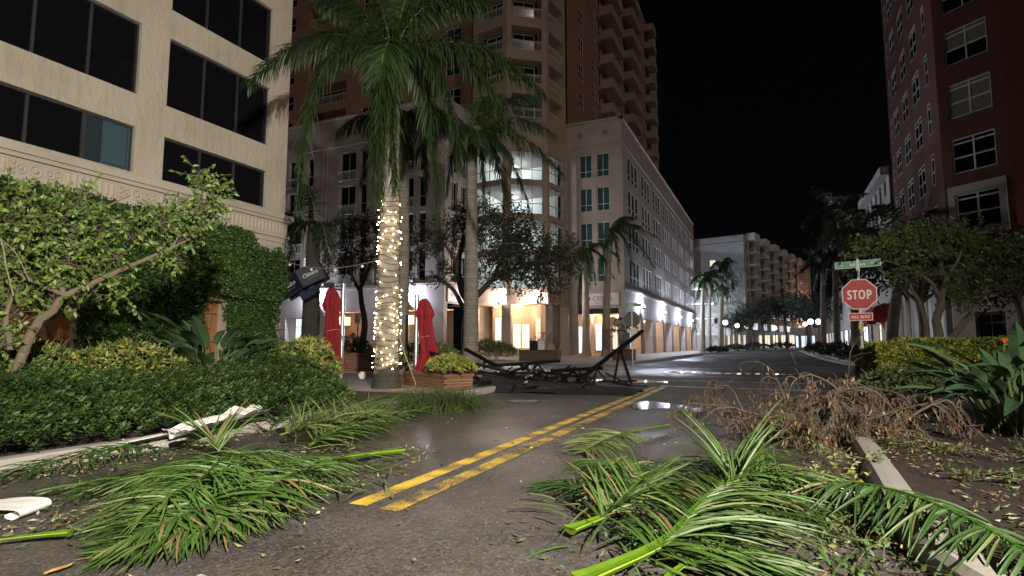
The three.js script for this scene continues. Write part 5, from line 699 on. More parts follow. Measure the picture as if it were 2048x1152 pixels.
// ---------------------------------------------------------------- ivy, trees and shrubs on the left
{
  const t = thing('ivy', 'dense green ivy covering the ground storey piers of the cream building', 'ivy', [-16, 0.1, -8]), r = rnd(23), g = new GB(true), st = new GB(), f = fbm(71, 5, 4), f2 = fbm(73, 9, 4);
  const bare = (z, y) => { const Z = z - 8, e = (f2(Z * 0.09, y * 0.2) - 0.5) * 0.5; return y < 2.65 + e && ((Z > -13.08 + e && Z < -12.1 + e * 0.5) || (Z > -8.75 + e && Z < -6.9)); };
  for (let k = 0; k < 19000; k++) { const z = lerp(-7.25, 8, Math.pow(r(), 1.15)), y = 0.2 + r() * 4.9, top = 4.5 + 0.75 * f(z * 0.06, 0.3) - (z < -5.6 ? 0.5 : 0), n = f(z * 0.07, y * 0.14), m = f2(z * 0.05, y * 0.1); if (y > top || bare(z, y) || (z < -6.6 && r() > 0.85)) continue; if (z - 8 < -14.95 + 0.9 * (m - 0.5)) continue;
    if (n + 0.25 * m < 0.42 && r() < 0.7) continue; const d = 0.06 + 1.35 * Math.pow(clamp(n - 0.3, 0, 1), 1.15) * (0.45 + 0.55 * r()) + (y > 2.7 && y < 4.6 ? 0.28 : 0), c = V(d, y, z), sh = tint([0.04, 0.09, 0.016].map((q) => q * (0.55 + 0.9 * m)), r, 0.4);
    for (let q = 0; q < 8; q++) { const e = V(0.55, -0.35, 0).add(rdir(r)).normalize(); g.leaf(c.clone().add(V((r() - 0.5) * 0.16, (r() - 0.5) * 0.24, (r() - 0.5) * 0.24)), e, perp(e, r), 0.1 * (0.7 + 0.6 * r()), 0.062, 0.15, tint(sh, r, 0.2)); } }
  for (let k = 0; k < 40; k++) { const z = lerp(-7, 8, r()); st.tube(curve([[0.03, 0, z], [0.05, 1.4, z + (r() - 0.5)], [0.08, 2.8, z + (r() - 0.5)], [0.06, 4.2, z + (r() - 0.5) * 1.5]], 10), 0.012, 4); }
  part('stems', st, M.bark, t); part('foliage', g, M.leaf, t);
}
broadTree('storm_broken_tree', 'leafy storm broken tree leaning in front of the ivy on the left', DATA.LT, { seed: 29, n: 3900, leaf: 0.098, col: [0.105, 0.175, 0.03], bark: M.bark, y0: 0.13, w: 0.55, flat: 0.85 });
{ const t = thing('snapped_branch', 'pale freshly snapped branch caught in the left tree', 'branch', [-10.1, 2.6, -3.9]); part('wood', new GB().tube(curve([[-0.5, 0.52, 0.35], [0, 0.5, 0], [0.28, 0.36, -0.1], [0.5, 0.12, -0.16]], 14), [0.035, 0.028], 8), std([0.42, 0.3, 0.17], 0.85, { map: barkMap }), t); part('dead_twigs', new GB().tube(curve([[0.2, 0.4, -0.1], [0.5, 0.1, -0.3], [0.62, -0.3, -0.35], [0.75, -0.7, -0.4]], 10), 0.012, 4).tube(curve([[0.5, 0.1, -0.3], [0.7, -0.1, -0.4], [0.9, -0.5, -0.5]], 8), 0.008, 4), M.paleBark, t); }
{ // low glossy ground cover behind the kerb
  const r = rnd(31), g = new GB(true), f = fbm(37, 4, 4);
  for (let k = 0; k < 7600; k++) { const z = lerp(2.5, -11.1, r()), v = r(), x = lerp(-6.86, -9.6, v); if (z < -8.5 - v * 2.5 + 0.5 * r()) continue; const tp = lerp(0.16, 0.74, Math.pow(v, 0.6)) * clamp((z + 8.6 + v * 2.5) / 1.6 + 0.35, 0.4, 1) * (0.5 + 0.95 * f(z * 0.16, x * 0.35)), y = 0.13 + tp * (0.15 + 0.85 * Math.pow(r(), 0.45)) + (r() < 0.05 ? 0.16 * r() : 0), c = V(x + (1 - v) * 0.12 * r(), y, z), n = 9, sh = tint([0.04, 0.086, 0.02].map((q, w) => q * (0.55 + 0.9 * f(z * 0.31 + 0.2, x * 0.5)) * (w === 0 ? 0.8 + 0.5 * f(x * 0.4, z * 0.2) : 1)), r, 0.35), ax = V((r() - 0.3) * 0.8, 1, (r() - 0.5) * 0.8).normalize();
    for (let q = 0; q < n; q++) { const a = q * 2.4, e = V(Math.cos(a), 0.25 + 0.7 * q / n, Math.sin(a)).normalize().applyQuaternion(new THREE.Quaternion().setFromUnitVectors(UP, ax)); g.leaf(c.clone().addScaledVector(ax, q * 0.008), e, e.clone().cross(ax).normalize(), 0.075 * (0.75 + 0.5 * r()), 0.034, 0.1, tint(sh, r, 0.2)); } }
  tag(part('ground_cover', g, M.leaf, scene), 'low glossy dark green ground cover filling the bed behind the left kerb', 'ground cover', null, 'stuff');
}
const YEL = [0.25, 0.265, 0.065], GRN = [0.09, 0.14, 0.03];
shrub('croton_shrub', 'yellow variegated shrub left of the broad leaved clump', [-11.3, 0.12, -7.0], 1.15, 1.35, 760, 0.11, YEL, GRN, 43);
shrub('croton_shrub', 'yellow variegated shrub in front of the first red parasol', [-10.35, 0.12, -10.5], 1.0, 1.3, 740, 0.11, YEL, GRN, 47);
shrub('croton_shrub', 'green and yellow shrub at the foot of the broken tree', [-10.7, 0.12, -5.0], 1.0, 1.3, 560, 0.1, YEL, GRN, 53, { mix: 0.3 });
shrub('croton_shrub', 'bright yellow shrub growing in the terracotta brick planter', [-7.55, 0.44, -12.95], 0.62, 0.52, 420, 0.1, [0.27, 0.27, 0.045], GRN, 59, { mix: 0.6 });
shrub('croton_shrub', 'low green shrub behind the second red parasol', [-12.4, 0.12, -19.2], 1.5, 1.15, 500, 0.13, [0.1, 0.13, 0.04], GRN, 61, { mix: 0.3 });
shrub('croton_shrub', 'green shrub before the terrace wall left of the entrance', [-18.4, 0.13, -37.5], 1.7, 1.4, 480, 0.16, [0.14, 0.16, 0.05], [0.08, 0.11, 0.03], 67, { mix: 0.4 });
shrub('clipped_shrub', 'round clipped dark shrub in front of the parking sign', [-20.2, 0.13, -24.6], 1.0, 1.6, 420, 0.12, [0.03, 0.045, 0.02], [0.025, 0.035, 0.015], 69, {});
shrub('bare_shrub', 'thin leafed shrub growing in the dark brick planter at the corner', [-9.6, 0.8, -40.6], 1.0, 2.6, 60, 0.2, [0.2, 0.2, 0.16], [0.1, 0.12, 0.06], 75, {});
shrub('bare_shrub', 'sparse twiggy shrub growing in the planter before the entrance steps', [-14.2, 0.8, -36.7], 0.9, 1.5, 40, 0.12, [0.3, 0.25, 0.2], [0.1, 0.1, 0.06], 79, {});
function strelitzia(label, p, n, R, h, seed, group) { // broad paddle leaves on stalks, each leaf its own piece
  const t = thing('bird_of_paradise', label, 'plant', p, 0, group), r = rnd(seed), vs = [0, 1, 2, 3].map((k) => { const g = new GB(true), N = 10, c = tint([0.05, 0.095, 0.04], r, 0.3), bend = 0.15 + 0.25 * k, row = []; for (let i = 0; i <= N; i++) { const q = i / N, w = 0.125 * Math.pow(Math.sin(PI * Math.pow(clamp(q, 0.001, 0.999), 0.75)), 0.8) + 0.002; row.push([q, w, -bend * q * q]); } for (let i = 0; i < N; i++) { const [a, w, y] = row[i], [b, w2, y2] = row[i + 1]; for (const s of [-1, 1]) { const e = (q, ww, yy) => V(q, yy + ww * 0.35 + 0.02 * Math.sin(q * 9 + k), s * ww), A = V(a, y, 0), B = V(b, y2, 0); s < 0 ? g.quad(A, B, e(b, w2, y2), e(a, w, y), c) : g.quad(A, e(a, w, y), e(b, w2, y2), B, c); } } return g.build(); });
  const st = new GB(); for (let k = 0; k < n; k++) { const a = r() * 2 * PI, lean = 0.15 + 0.85 * r(), L = h * (0.35 + 0.35 * r()), e = V(Math.cos(a) * lean, 1, Math.sin(a) * lean).normalize(), b = V(Math.cos(a) * R * 0.3 * r(), 0, Math.sin(a) * R * 0.3 * r()), tip = b.clone().addScaledVector(e, L); st.tube([b, b.clone().lerp(tip, 0.5).add(V(0, 0.04, 0)), tip], [0.018, 0.012], 6);
    const m = part('leaf', vs[k % 4], M.leaf, t), d = e.clone().add(V(Math.cos(a) * 0.4, -0.1, Math.sin(a) * 0.4)).normalize(), s = V(-Math.sin(a), 0, Math.cos(a)).applyAxisAngle(d, (r() - 0.5) * 1.2), nn = s.clone().cross(d).normalize(); m.quaternion.setFromRotationMatrix(new THREE.Matrix4().makeBasis(d, nn, d.clone().cross(nn))); m.position.copy(tip); m.scale.setScalar(h * (0.4 + 0.25 * r())); }
  part('stalks', st, std([0.08, 0.12, 0.04], 0.6), t); return t;
}
strelitzia('broad leaved clump between the two yellow shrubs on the left', [-10.9, 0.12, -8.6], 50, 1.1, 1.8, 83);
strelitzia('broad leaved bird of paradise at the right edge of the bed', [2.85, 0.1, -9.6], 64, 1.2, 1.3, 89);
{ const t = thing('orange_flower', 'orange bird of paradise flower above the right hedge', 'flower', [3.3, 0.1, -11.6]); part('stalk', new GB().tube(curve([[0, 0, 0], [0.02, 0.7, 0], [0.06, 1.15, 0.02]], 8), 0.012, 6), M.shaft, t); const fg = new GB(true), r = rnd(7); for (let k = 0; k < 5; k++) { const d = V(-0.4 + 0.25 * k, 0.9, (r() - 0.5) * 0.5).normalize(); fg.leaf(V(0.06, 1.15, 0.02), d, perp(d, r), 0.12, 0.03, 0, [0.45, 0.12, 0.02]); } part('petals', fg, M.leaf, t); part('beak', new GB().tube([V(0.06, 1.13, 0.02), V(0.2, 1.2, 0.06)], [0.02, 0.003], 6), M.shaft, t); }
broadTree('oak_tree', 'dark wide oak in front of the lit entrance', DATA.O1, { seed: 97, n: 820, leaf: 0.18, col: [0.03, 0.04, 0.02], bark: std([0.07, 0.06, 0.055], 0.95), per: 7, y0: 0.13 });
broadTree('oak_tree', 'sparse dark oak behind the lit palm trunk', DATA.O2, { seed: 101, n: 560, leaf: 0.18, col: [0.03, 0.04, 0.022], bark: std([0.07, 0.06, 0.055], 0.95), per: 7, y0: 0.13 });
broadTree('street_tree', 'small forked tree with spreading crown behind the right hedge', DATA.RT, { seed: 103, n: 1150, leaf: 0.125, col: [0.052, 0.094, 0.016], bark: M.bark, y0: 0.1, flat: 0.55, w: 0.55 });
{ // clipped hedge on the right
  const t = thing('hedge', 'clipped yellow green hedge beside the stop sign post', 'hedge', [4.5, 0.1, -18.4]), r = rnd(107), g = new GB(true), f = fbm(109, 5, 4), w = 4.2, d = 3.2, h = 1.28;
  for (let k = 0; k < 3400; k++) { const s = r(); let x, y, z, o; if (s < 0.5) { x = (r() - 0.5) * w; y = r() * h; z = d / 2; o = V(0, 0.3, 1); } else if (s < 0.72) { x = -w / 2; y = r() * h; z = (r() - 0.5) * d; o = V(-1, 0.3, 0); } else { x = (r() - 0.5) * w; z = (r() - 0.5) * d; y = h; o = V(0, 1, 0.2); } const n = f(x * 0.12 + z * 0.1 + 0.5, y * 0.3 + z * 0.1) - 0.5; const c = V(x, y, z).addScaledVector(o, n * 0.5 - 0.12 * r()); if (x < -w / 2 + 0.5) c.y *= 0.92; const k2 = r() < 0.5 ? [0.36, 0.36, 0.06] : [0.11, 0.165, 0.035];
    for (let q = 0; q < 8; q++) { const e = o.clone().multiplyScalar(0.6).add(rdir(r)).normalize(); g.leaf(c, e, perp(e, r), 0.11 * (0.7 + 0.6 * r()), 0.05, 0.15, tint(k2, r, 0.22)); } }
  const st = new GB(); for (let k = 0; k < 60; k++) { const x = (r() - 0.5) * w * 0.9, z = (r() - 0.5) * d * 0.9; st.tube([V(x, 0, z), V(x + (r() - 0.5) * 0.3, h * 0.9, z + (r() - 0.5) * 0.3)], 0.012, 5); } part('stems', st, M.bark, t); part('core', new GB().box(-w / 2 + 0.35, 0.25, -d / 2 + 0.35, w / 2 - 0.35, h - 0.35, d / 2 - 0.35), std([0.015, 0.022, 0.01], 1), t); part('foliage', g, M.leaf, t);
}
shrub('low_shrub', 'dark leafy shrub in the shade right of the dead branches', [2.3, 0.1, -12.8], 0.9, 0.75, 420, 0.1, [0.06, 0.09, 0.03], [0.04, 0.06, 0.02], 111);
shrub('creeper', 'orange brown creeper hanging on the white wall at the right edge', [16.6, 0.3, -33.2], 1.6, 4.2, 260, 0.26, [0.2, 0.07, 0.03], [0.1, 0.05, 0.03], 115);
// dark trees far down the street: each with its trunk and uneven crown
function farTree(p, h, R, seed, label, c = [0.035, 0.045, 0.03], nn = 340) { const t = thing('background_tree', label, 'tree', p), r = rnd(seed), g = new GB(true); part('trunk', new GB().tube(curve([[0, 0, 0], [0.1, h * 0.3, 0], [-0.2, h * 0.6, 0.1]], 8), [0.28, 0.14], 8), M.bark, t); const lm = new GB(); for (let k = 0; k < 7; k++) { const a = r() * 6.28, e = V(Math.cos(a) * R * (0.3 + 0.5 * r()), h * (0.62 + 0.26 * r()), Math.sin(a) * R * (0.3 + 0.5 * r())); lm.tube([V(0, h * 0.45, 0), e.clone().multiplyScalar(0.6).add(V(0, h * 0.2, 0)), e], [0.1, 0.03], 5); clump(g, e, R * (0.45 + 0.2 * r()), nn / 7 * 9, 0.32, r, c, { per: 8, flat: 0.7 }); } part('limbs', lm, M.bark, t); part('crown', g, M.leafDull, t); }
farTree([-6.2, 0.1, -112], 7, 2.6, 121, 'dark rounded tree nearest past the palms on the left'); farTree([-3.4, 0.05, -119], 9.5, 3.2, 123, 'dark tree in front of the hotel balconies'); farTree([-1.6, 0.05, -123], 10.2, 3.4, 125, 'second dark tree in front of the hotel balconies'); farTree([2.6, 0.05, -131], 11, 4.6, 127, 'broad bluish dark tree at the end of the road', [0.03, 0.05, 0.05], 500); farTree([6.8, 0.05, -137], 11, 4.6, 129, 'broad dark tree right of the road end', [0.03, 0.05, 0.05], 500);
farTree([6.4, 0.13, -98], 9, 4, 131, 'greenish dark tree behind the twin globe lamp', [0.035, 0.06, 0.05]); farTree([6.6, 0.13, -124], 10, 4.5, 133, 'dark tree far along the right pavement'); farTree([7.4, 0.13, -37.5], 7.2, 2.6, 135, 'dark bushy tree crown against the pale pilasters', [0.02, 0.026, 0.014], 420); farTree([10.5, 0.13, -33.8], 6.2, 2.6, 137, 'dark tree filling the gap behind the forked tree', [0.018, 0.022, 0.012], 420);
for (const [x, z, s, l] of [[-5.6, -101, 1.1, 'dark storm littered shrubs along the far left kerb'], [-2.6, -118, 1.5, 'heap of dark branches across the far end of the road'], [1.6, -121, 1.5, 'dark brush blocking the far end of the road'], [-6.6, -80, 0.8, 'low shrub at the foot of the pale palms'], [4.9, -64, 1.3, 'dark shrub at the right kerb of the far street'], [5.4, -52, 1.3, 'dark shrub at the kerb behind the stop sign post'], [5.6, -41, 1.2, 'dark shrub at the kerb left of the hedge']]) shrub('dark_shrub', l, [x, 0.1, z], s * 1.6, s, 220, 0.28, [0.03, 0.045, 0.02], [0.02, 0.03, 0.015], Math.round(500 - z));

// ---------------------------------------------------------------- torn palm fronds on the road, each leaflet a piece
const BEND = [-0.15, 0, 0.12, 0.26, 0.42, 0.6], leafVar = [];
for (let c = 0; c < 5; c++) leafVar.push(BEND.map((b, k) => { // unit leaflet along x: folded along its midrib, bending down by b
  const g = new GB(true), N = 7, r = rnd(500 + c * 11 + k), base = [[0.045, 0.1, 0.018], [0.068, 0.135, 0.026], [0.03, 0.072, 0.016], [0.11, 0.145, 0.05], [0.19, 0.14, 0.06]][c], cc = tint(base, r, 0.12), row = [];
  for (let i = 0; i <= N; i++) { const q = i / N; row.push([q - 0.12 * b * q * q, 0.5 * Math.min(1, 0.45 + 3 * q) * Math.pow(1 - q, 0.45) + 0.01, -b * q * q + 0.03 * q]); }
  for (let i = 0; i < N; i++) { const [a, w, y] = row[i], [a2, w2, y2] = row[i + 1], f = 0.004; for (const s of [-1, 1]) { const A = V(a, y - f, 0), B = V(a2, y2 - f, 0), C = V(a2, y2 + f, s * w2), D = V(a, y + f, s * w); s > 0 ? g.quad(A, D, C, B, cc) : g.quad(A, B, C, D, cc); } } return g.build();
}));
function groundFrond(name, label, path, o) {
  const p0 = path[0], t = thing(name, label, 'palm frond', [p0[0], 0, p0[2]], 0, o.group), r = rnd(o.seed), P = curve(path.map((p) => [p[0] - p0[0], p[1], p[2] - p0[2]]), 40), n = o.n || 60, L = o.L || 0.7, s0 = o.start ?? 0.3;
  { // petiole: a wide channelled base that narrows into the rachis
    const g = new GB(true), w0 = o.pet || 0.055, pts = P, prof = (v) => lerp(w0, 0.008, Math.pow(v, 0.42)); const rows = pts.map((p, i) => { const tn = pts[Math.min(i + 1, 40)].clone().sub(pts[Math.max(i - 1, 0)]).normalize(), sd = tn.clone().cross(UP).normalize(), up = sd.clone().cross(tn), w = prof(i / 40); return [[-1, 0.25], [-0.94, 0.42], [-0.5, 0.12], [0, 0.02], [0.5, 0.12], [0.94, 0.42], [1, 0.25], [0.6, -0.3], [0, -0.42], [-0.6, -0.3]].map(([a, b]) => p.clone().addScaledVector(sd, a * w).addScaledVector(up, b * w)); });
    for (let i = 0; i < 40; i++) for (let k = 0; k < 10; k++) { const m = (k + 1) % 10, edge = k === 0 || k === 5 || k === 9 && 0, fresh = i / 40 < s0 * 1.3, c = edge && fresh ? [0.62, 0.6, 0.4] : fresh ? tint(o.pc || [0.23, 0.3, 0.07], r, 0.08) : [0.13, 0.24, 0.035]; g.quad(rows[i][k], rows[i + 1][k], rows[i + 1][m], rows[i][m], c); }
    for (let k = 1; k < 9; k++) g.quad(rows[0][0], rows[0][k], rows[0][k + 1], rows[0][0], [0.5, 0.46, 0.22]); part('petiole', g, M.petiole, t);
  }
  if (o.bare) return t;
  const z = new THREE.Vector3(), q = new THREE.Matrix4(); let made = 0; const gExtra = null;
  for (let i = 0; i < n; i++) for (const s of [-1, 1]) {
    if (made >= 300) break; const v = lerp(s0, 1, (i + r() * 0.8) / n), f = v * 40, k = Math.min(39, Math.floor(f)), p = P[k].clone().lerp(P[k + 1], f - k), tn = P[k + 1].clone().sub(P[k]).normalize(), sd = tn.clone().cross(UP).normalize();
    const fwd = lerp(o.f0 ?? 0.35, o.f1 ?? 1.1, (v - s0) / (1 - s0)), up = (o.up ?? 0.15) + (o.upV ?? 0.35) * (r() - 0.3) + (o.upS ? o.upS[s < 0 ? 0 : 1] : 0), d = sd.multiplyScalar(s * (o.side ? o.side[s < 0 ? 0 : 1] : 1)).addScaledVector(tn, fwd + (r() - 0.5) * (o.mess ?? 0.9)).add(V(0, up, 0)).add(rdir(r).multiplyScalar(0.22)); if (o.push) d.add(V(...o.push)); d.normalize();
    const l = L * Math.pow(Math.sin(PI * (0.2 + 0.72 * (v - s0) / (1 - s0))), 0.5) * (r() < 0.08 ? 0.5 : 0.7 + 0.55 * r()); const want = Math.max(0, d.y + (p.y - 0.015) / l) * (0.75 + 0.35 * r()) * (d.y > 0.6 ? 0.3 : 1), bi = BEND.reduce((m, b, j) => Math.abs(b - want) < Math.abs(BEND[m] - want) ? j : m, 0);
    if (p.y + l * (d.y - BEND[bi]) < -0.01) d.y += (0.02 - (p.y + l * (d.y - BEND[bi]))) / l; d.normalize();
    let w = d.clone().cross(UP).normalize(); w.applyAxisAngle(d, (r() - 0.5) * 1.5); const nn = w.clone().cross(d).normalize(); if (nn.y < 0) { nn.negate(); } w = d.clone().cross(nn);
    const m = part('leaflet', leafVar[r() < 0.04 ? 4 : r() < 0.1 ? 3 : o.tone ?? (r() < 0.45 ? 0 : r() < 0.5 ? 1 : r() < 0.75 ? 2 : 3)][bi], o.mat || M.leaf, t); m.quaternion.setFromRotationMatrix(q.makeBasis(d, nn, w)); m.position.copy(p); m.scale.set(l, l, (o.W || 0.022) * (0.75 + 0.5 * r())); made++;
  }
  return t;
}
const FR = 'torn palm fronds lying on the road';
groundFrond('fallen_frond', 'large bright frond with thick yellow green stalk pointing at the camera, right pile', [[-0.93, 0.06, -2.89], [-0.61, 0.12, -3.47], [-0.51, 0.16, -4.07], [-0.42, 0.16, -4.85], [-0.32, 0.12, -5.8], [-0.22, 0.07, -6.7]], { seed: 601, pet: 0.07, n: 135, L: 0.74, start: 0.15, up: 0.22, group: FR });
groundFrond('fallen_frond', 'frond with short cut stalk and upright leaflets at the left of the right pile', [[-1.23, 0.06, -3.63], [-1.06, 0.1, -3.93], [-0.99, 0.12, -4.44], [-0.97, 0.09, -5.17]], { seed: 607, pet: 0.06, n: 80, L: 0.5, start: 0.26, up: 0.55, upV: 1.0, push: [0, 0.15, 0], group: FR });
groundFrond('fallen_frond', 'fan of tall upright leaflets at the back of the right pile', [[-0.32, 0.1, -4.91], [-0.35, 0.16, -5.26], [-0.38, 0.2, -5.58]], { seed: 613, pet: 0.03, n: 30, L: 0.68, start: 0.05, up: 1.3, upV: 1.4, f0: 0.3, f1: 0.7, group: FR });
groundFrond('fallen_frond', 'dark frond end at the far left of the right pile', [[-0.97, 0.08, -4.71], [-1.24, 0.1, -4.67], [-1.56, 0.07, -4.75], [-1.79, 0.04, -4.83]], { seed: 617, pet: 0.02, n: 80, L: 0.42, start: 0.05, up: 0.12, tone: 2, group: FR });
groundFrond('fallen_frond', 'frond spreading towards the kerb at the bottom of the right pile', [[-0.58, 0.05, -2.91], [-0.47, 0.08, -3.28], [-0.31, 0.1, -3.45], [-0.06, 0.06, -3.61]], { seed: 619, pet: 0.035, n: 70, L: 0.42, start: 0.3, up: 0.12, group: FR });
groundFrond('fallen_frond', 'frond of the right pile reaching sideways to the white paper', [[-0.53, 0.12, -4.5], [-0.26, 0.14, -4.68], [0, 0.1, -4.82], [0.15, 0.05, -4.92]], { seed: 623, pet: 0.02, n: 90, L: 0.52, start: 0.06, up: 0.2, group: FR });
groundFrond('fallen_frond', 'flat dark frond in the middle of the right pile', [[-0.92, 0.05, -3.82], [-0.59, 0.08, -3.76], [-0.33, 0.08, -4.09], [-0.13, 0.06, -4.77]], { seed: 627, pet: 0.02, n: 100, L: 0.5, start: 0.08, up: 0.1, tone: 2, group: FR });
groundFrond('fallen_frond', 'long frond with pale green stalk end, backbone of the left pile', [[-3.83, 0.06, -5.48], [-4.0, 0.1, -4.8], [-3.98, 0.14, -4.11], [-4.0, 0.14, -3.5], [-4.15, 0.1, -3.1], [-4.3, 0.05, -2.85]], { seed: 631, pet: 0.07, n: 120, L: 0.6, start: 0.24, up: 0.16, group: FR });
groundFrond('fallen_frond', 'frond tip trailing towards the camera in the left pile', [[-3.45, 0.1, -3.18], [-3.36, 0.11, -2.76], [-3.42, 0.08, -2.46], [-3.52, 0.04, -2.2]], { seed: 637, pet: 0.02, n: 100, L: 0.4, start: 0.04, up: 0.12, group: FR });
groundFrond('fallen_frond', 'spray of upright leaflets before the white sheet in the left pile', [[-5.41, 0.1, -4.43], [-5.59, 0.18, -4.51], [-5.82, 0.24, -4.63]], { seed: 641, pet: 0.025, n: 22, L: 0.62, start: 0.05, up: 0.9, upV: 1.4, f0: 0.4, group: FR });
groundFrond('fallen_frond', 'flat frond reaching left along the kerb from the left pile', [[-4.62, 0.1, -3.74], [-4.82, 0.12, -3.4], [-5.2, 0.08, -3.2], [-5.6, 0.03, -3.0]], { seed: 643, pet: 0.02, n: 90, L: 0.46, start: 0.05, up: 0.1, tone: 2, group: FR });
groundFrond('fallen_frond', 'dull tangled frond against the left kerb, far end of the left pile', [[-4.87, 0.1, -5.18], [-4.83, 0.18, -5.5], [-4.9, 0.2, -6.0], [-5.25, 0.1, -7.0]], { seed: 647, pet: 0.03, n: 100, L: 0.55, start: 0.05, up: 0.4, upV: 1.0, group: FR });
groundFrond('fallen_frond', 'frond crossing the middle of the left pile towards the road', [[-4.95, 0.12, -3.6], [-4.59, 0.15, -3.72], [-3.99, 0.13, -3.67], [-3.52, 0.06, -3.64]], { seed: 653, pet: 0.02, n: 100, L: 0.5, start: 0.05, up: 0.2, group: FR });
groundFrond('frond_stalk', 'bare bright green frond stalk at the bottom left edge', [[-4.13, 0.05, -2.31], [-4.27, 0.05, -2.18], [-4.38, 0.05, -2.05], [-4.7, 0.04, -1.7]], { seed: 659, pet: 0.05, bare: true, start: 0.9 });
groundFrond('fallen_frond', 'dark green frond arching over the right kerb with hanging leaflets', [[0.02, 0.12, -5.6], [0.29, 0.2, -5.09], [0.52, 0.27, -4.81], [0.74, 0.29, -4.55], [0.95, 0.28, -4.1], [1.1, 0.24, -3.66], [1.25, 0.18, -3.2]], { seed: 661, pet: 0.03, n: 130, L: 0.42, start: 0.1, up: -0.15, upV: 0.3, f0: 0.1, f1: 0.9, push: [0, -0.1, 0.25], group: FR, tone: 2 });
groundFrond('fallen_frond', 'small dull yellow green frond lying alone beside the centre line', [[-1.46, 0.06, -8.82], [-1.83, 0.08, -7.72], [-1.89, 0.1, -6.9], [-1.96, 0.06, -6.3]], { seed: 667, pet: 0.045, n: 110, L: 0.42, start: 0.32, up: 0.12, pc: [0.2, 0.22, 0.05], tone: 3, group: FR });
groundFrond('fallen_frond', 'small frond against the left kerb in front of the lit palm', [[-5.47, 0.06, -6.2], [-5.4, 0.12, -6.9], [-5.5, 0.12, -7.8], [-5.75, 0.06, -9]], { seed: 673, pet: 0.02, n: 90, L: 0.48, start: 0.05, up: 0.35, upV: 0.9, tone: 2, group: FR });
groundFrond('fallen_frond', 'frond end of broad dark leaflets drooping at the right side of the left pile', [[-3.85, 0.15, -4.3], [-3.56, 0.2, -3.5], [-3.42, 0.14, -3.08], [-3.34, 0.06, -2.8]], { seed: 703, pet: 0.02, n: 90, L: 0.5, start: 0.05, up: 0.15, tone: 0, group: FR });
groundFrond('fallen_frond', 'bright upper frond along the middle of the left pile', [[-4.35, 0.14, -4.23], [-4.16, 0.22, -3.5], [-3.92, 0.2, -2.85], [-3.86, 0.08, -2.5]], { seed: 705, pet: 0.025, n: 110, L: 0.5, start: 0.05, up: 0.3, upV: 0.5, tone: 1, group: FR });
groundFrond('fallen_frond', 'frond lying across the upper left of the left pile', [[-4.92, 0.15, -4.5], [-4.6, 0.2, -3.8], [-4.78, 0.15, -3.4], [-5.2, 0.05, -3.2]], { seed: 709, pet: 0.02, n: 100, L: 0.52, start: 0.05, up: 0.25, group: FR });
groundFrond('fallen_frond', 'tangled frond rising behind the left pile against the torn panel', [[-5.25, 0.2, -5.09], [-5.05, 0.28, -5.5], [-5.15, 0.24, -6.4], [-5.7, 0.1, -7.7]], { seed: 711, pet: 0.025, n: 110, L: 0.55, start: 0.05, up: 0.6, upV: 1.1, tone: 3, group: FR });
groundFrond('fallen_frond', 'shredded frond tip nearest the camera under the left pile', [[-4.1, 0.08, -3.5], [-3.62, 0.14, -2.85], [-3.56, 0.12, -2.5], [-3.65, 0.04, -2.3]], { seed: 717, pet: 0.02, n: 110, L: 0.42, start: 0.05, up: 0.15, tone: 0, group: FR });
groundFrond('fallen_frond', 'frond sticking up from the kerb beside the torn panel', [[-6.25, 0.12, -5.9], [-5.9, 0.26, -5.75], [-5.5, 0.24, -5.9], [-5.3, 0.1, -6.3]], { seed: 723, pet: 0.02, n: 80, L: 0.5, start: 0.05, up: 0.6, upV: 1.2, tone: 2, group: FR });
groundFrond('fallen_frond', 'dark frond against the kerb left of the torn panel', [[-6.2, 0.1, -4.4], [-6.3, 0.16, -3.9], [-6.35, 0.12, -3.4], [-6.4, 0.05, -2.9]], { seed: 725, pet: 0.02, n: 70, L: 0.4, start: 0.05, up: 0.2, tone: 2, group: FR });
groundFrond('fallen_frond', 'frond at the back left of the right pile', [[-0.75, 0.12, -4.4], [-1.05, 0.17, -4.8], [-1.35, 0.12, -5.3], [-1.65, 0.05, -5.8]], { seed: 727, pet: 0.02, n: 90, L: 0.45, start: 0.05, up: 0.25, upV: 0.6, group: FR });
groundFrond('fallen_frond', 'bright frond at the back right of the right pile', [[-0.43, 0.15, -5.0], [-0.1, 0.2, -5.15], [0.1, 0.14, -5.3], [0.25, 0.06, -5.5]], { seed: 729, pet: 0.02, n: 80, L: 0.5, start: 0.05, up: 0.4, upV: 0.7, tone: 1, group: FR });
for (const [p, l, R, n, L, sd] of [[[-6.05, 0, -9.9], 'arching clump of long green grass blades in front of the brick planter', 0.75, 1900, 1.0, 677], [[-6.55, 0.05, -8.1], 'ragged tuft of grass leaning over the left kerb below the ground cover', 0.6, 700, 0.65, 678]]) { // arching grass clumps
  const t = thing('grass_clump', l, 'grass clump', p), r = rnd(sd), g = new GB(true);
  for (let k = 0; k < n; k++) { const a = r() * 6.28, e = V(Math.cos(a) * 0.85, 0.6 + 1.0 * r(), Math.sin(a) * 0.85).normalize(), q = R * Math.sqrt(r()), c = r() * 6.28; g.strip(V(Math.cos(c) * q, 0.02, Math.sin(c) * q), e, V(-Math.sin(a), 0, Math.cos(a)), L * (0.55 + 0.6 * r()), 0.013, 1.3 + r(), 6, tint(k % 9 ? [0.065, 0.115, 0.032] : [0.17, 0.15, 0.07], r, 0.3)); } part('blades', g, M.leaf, t);
}
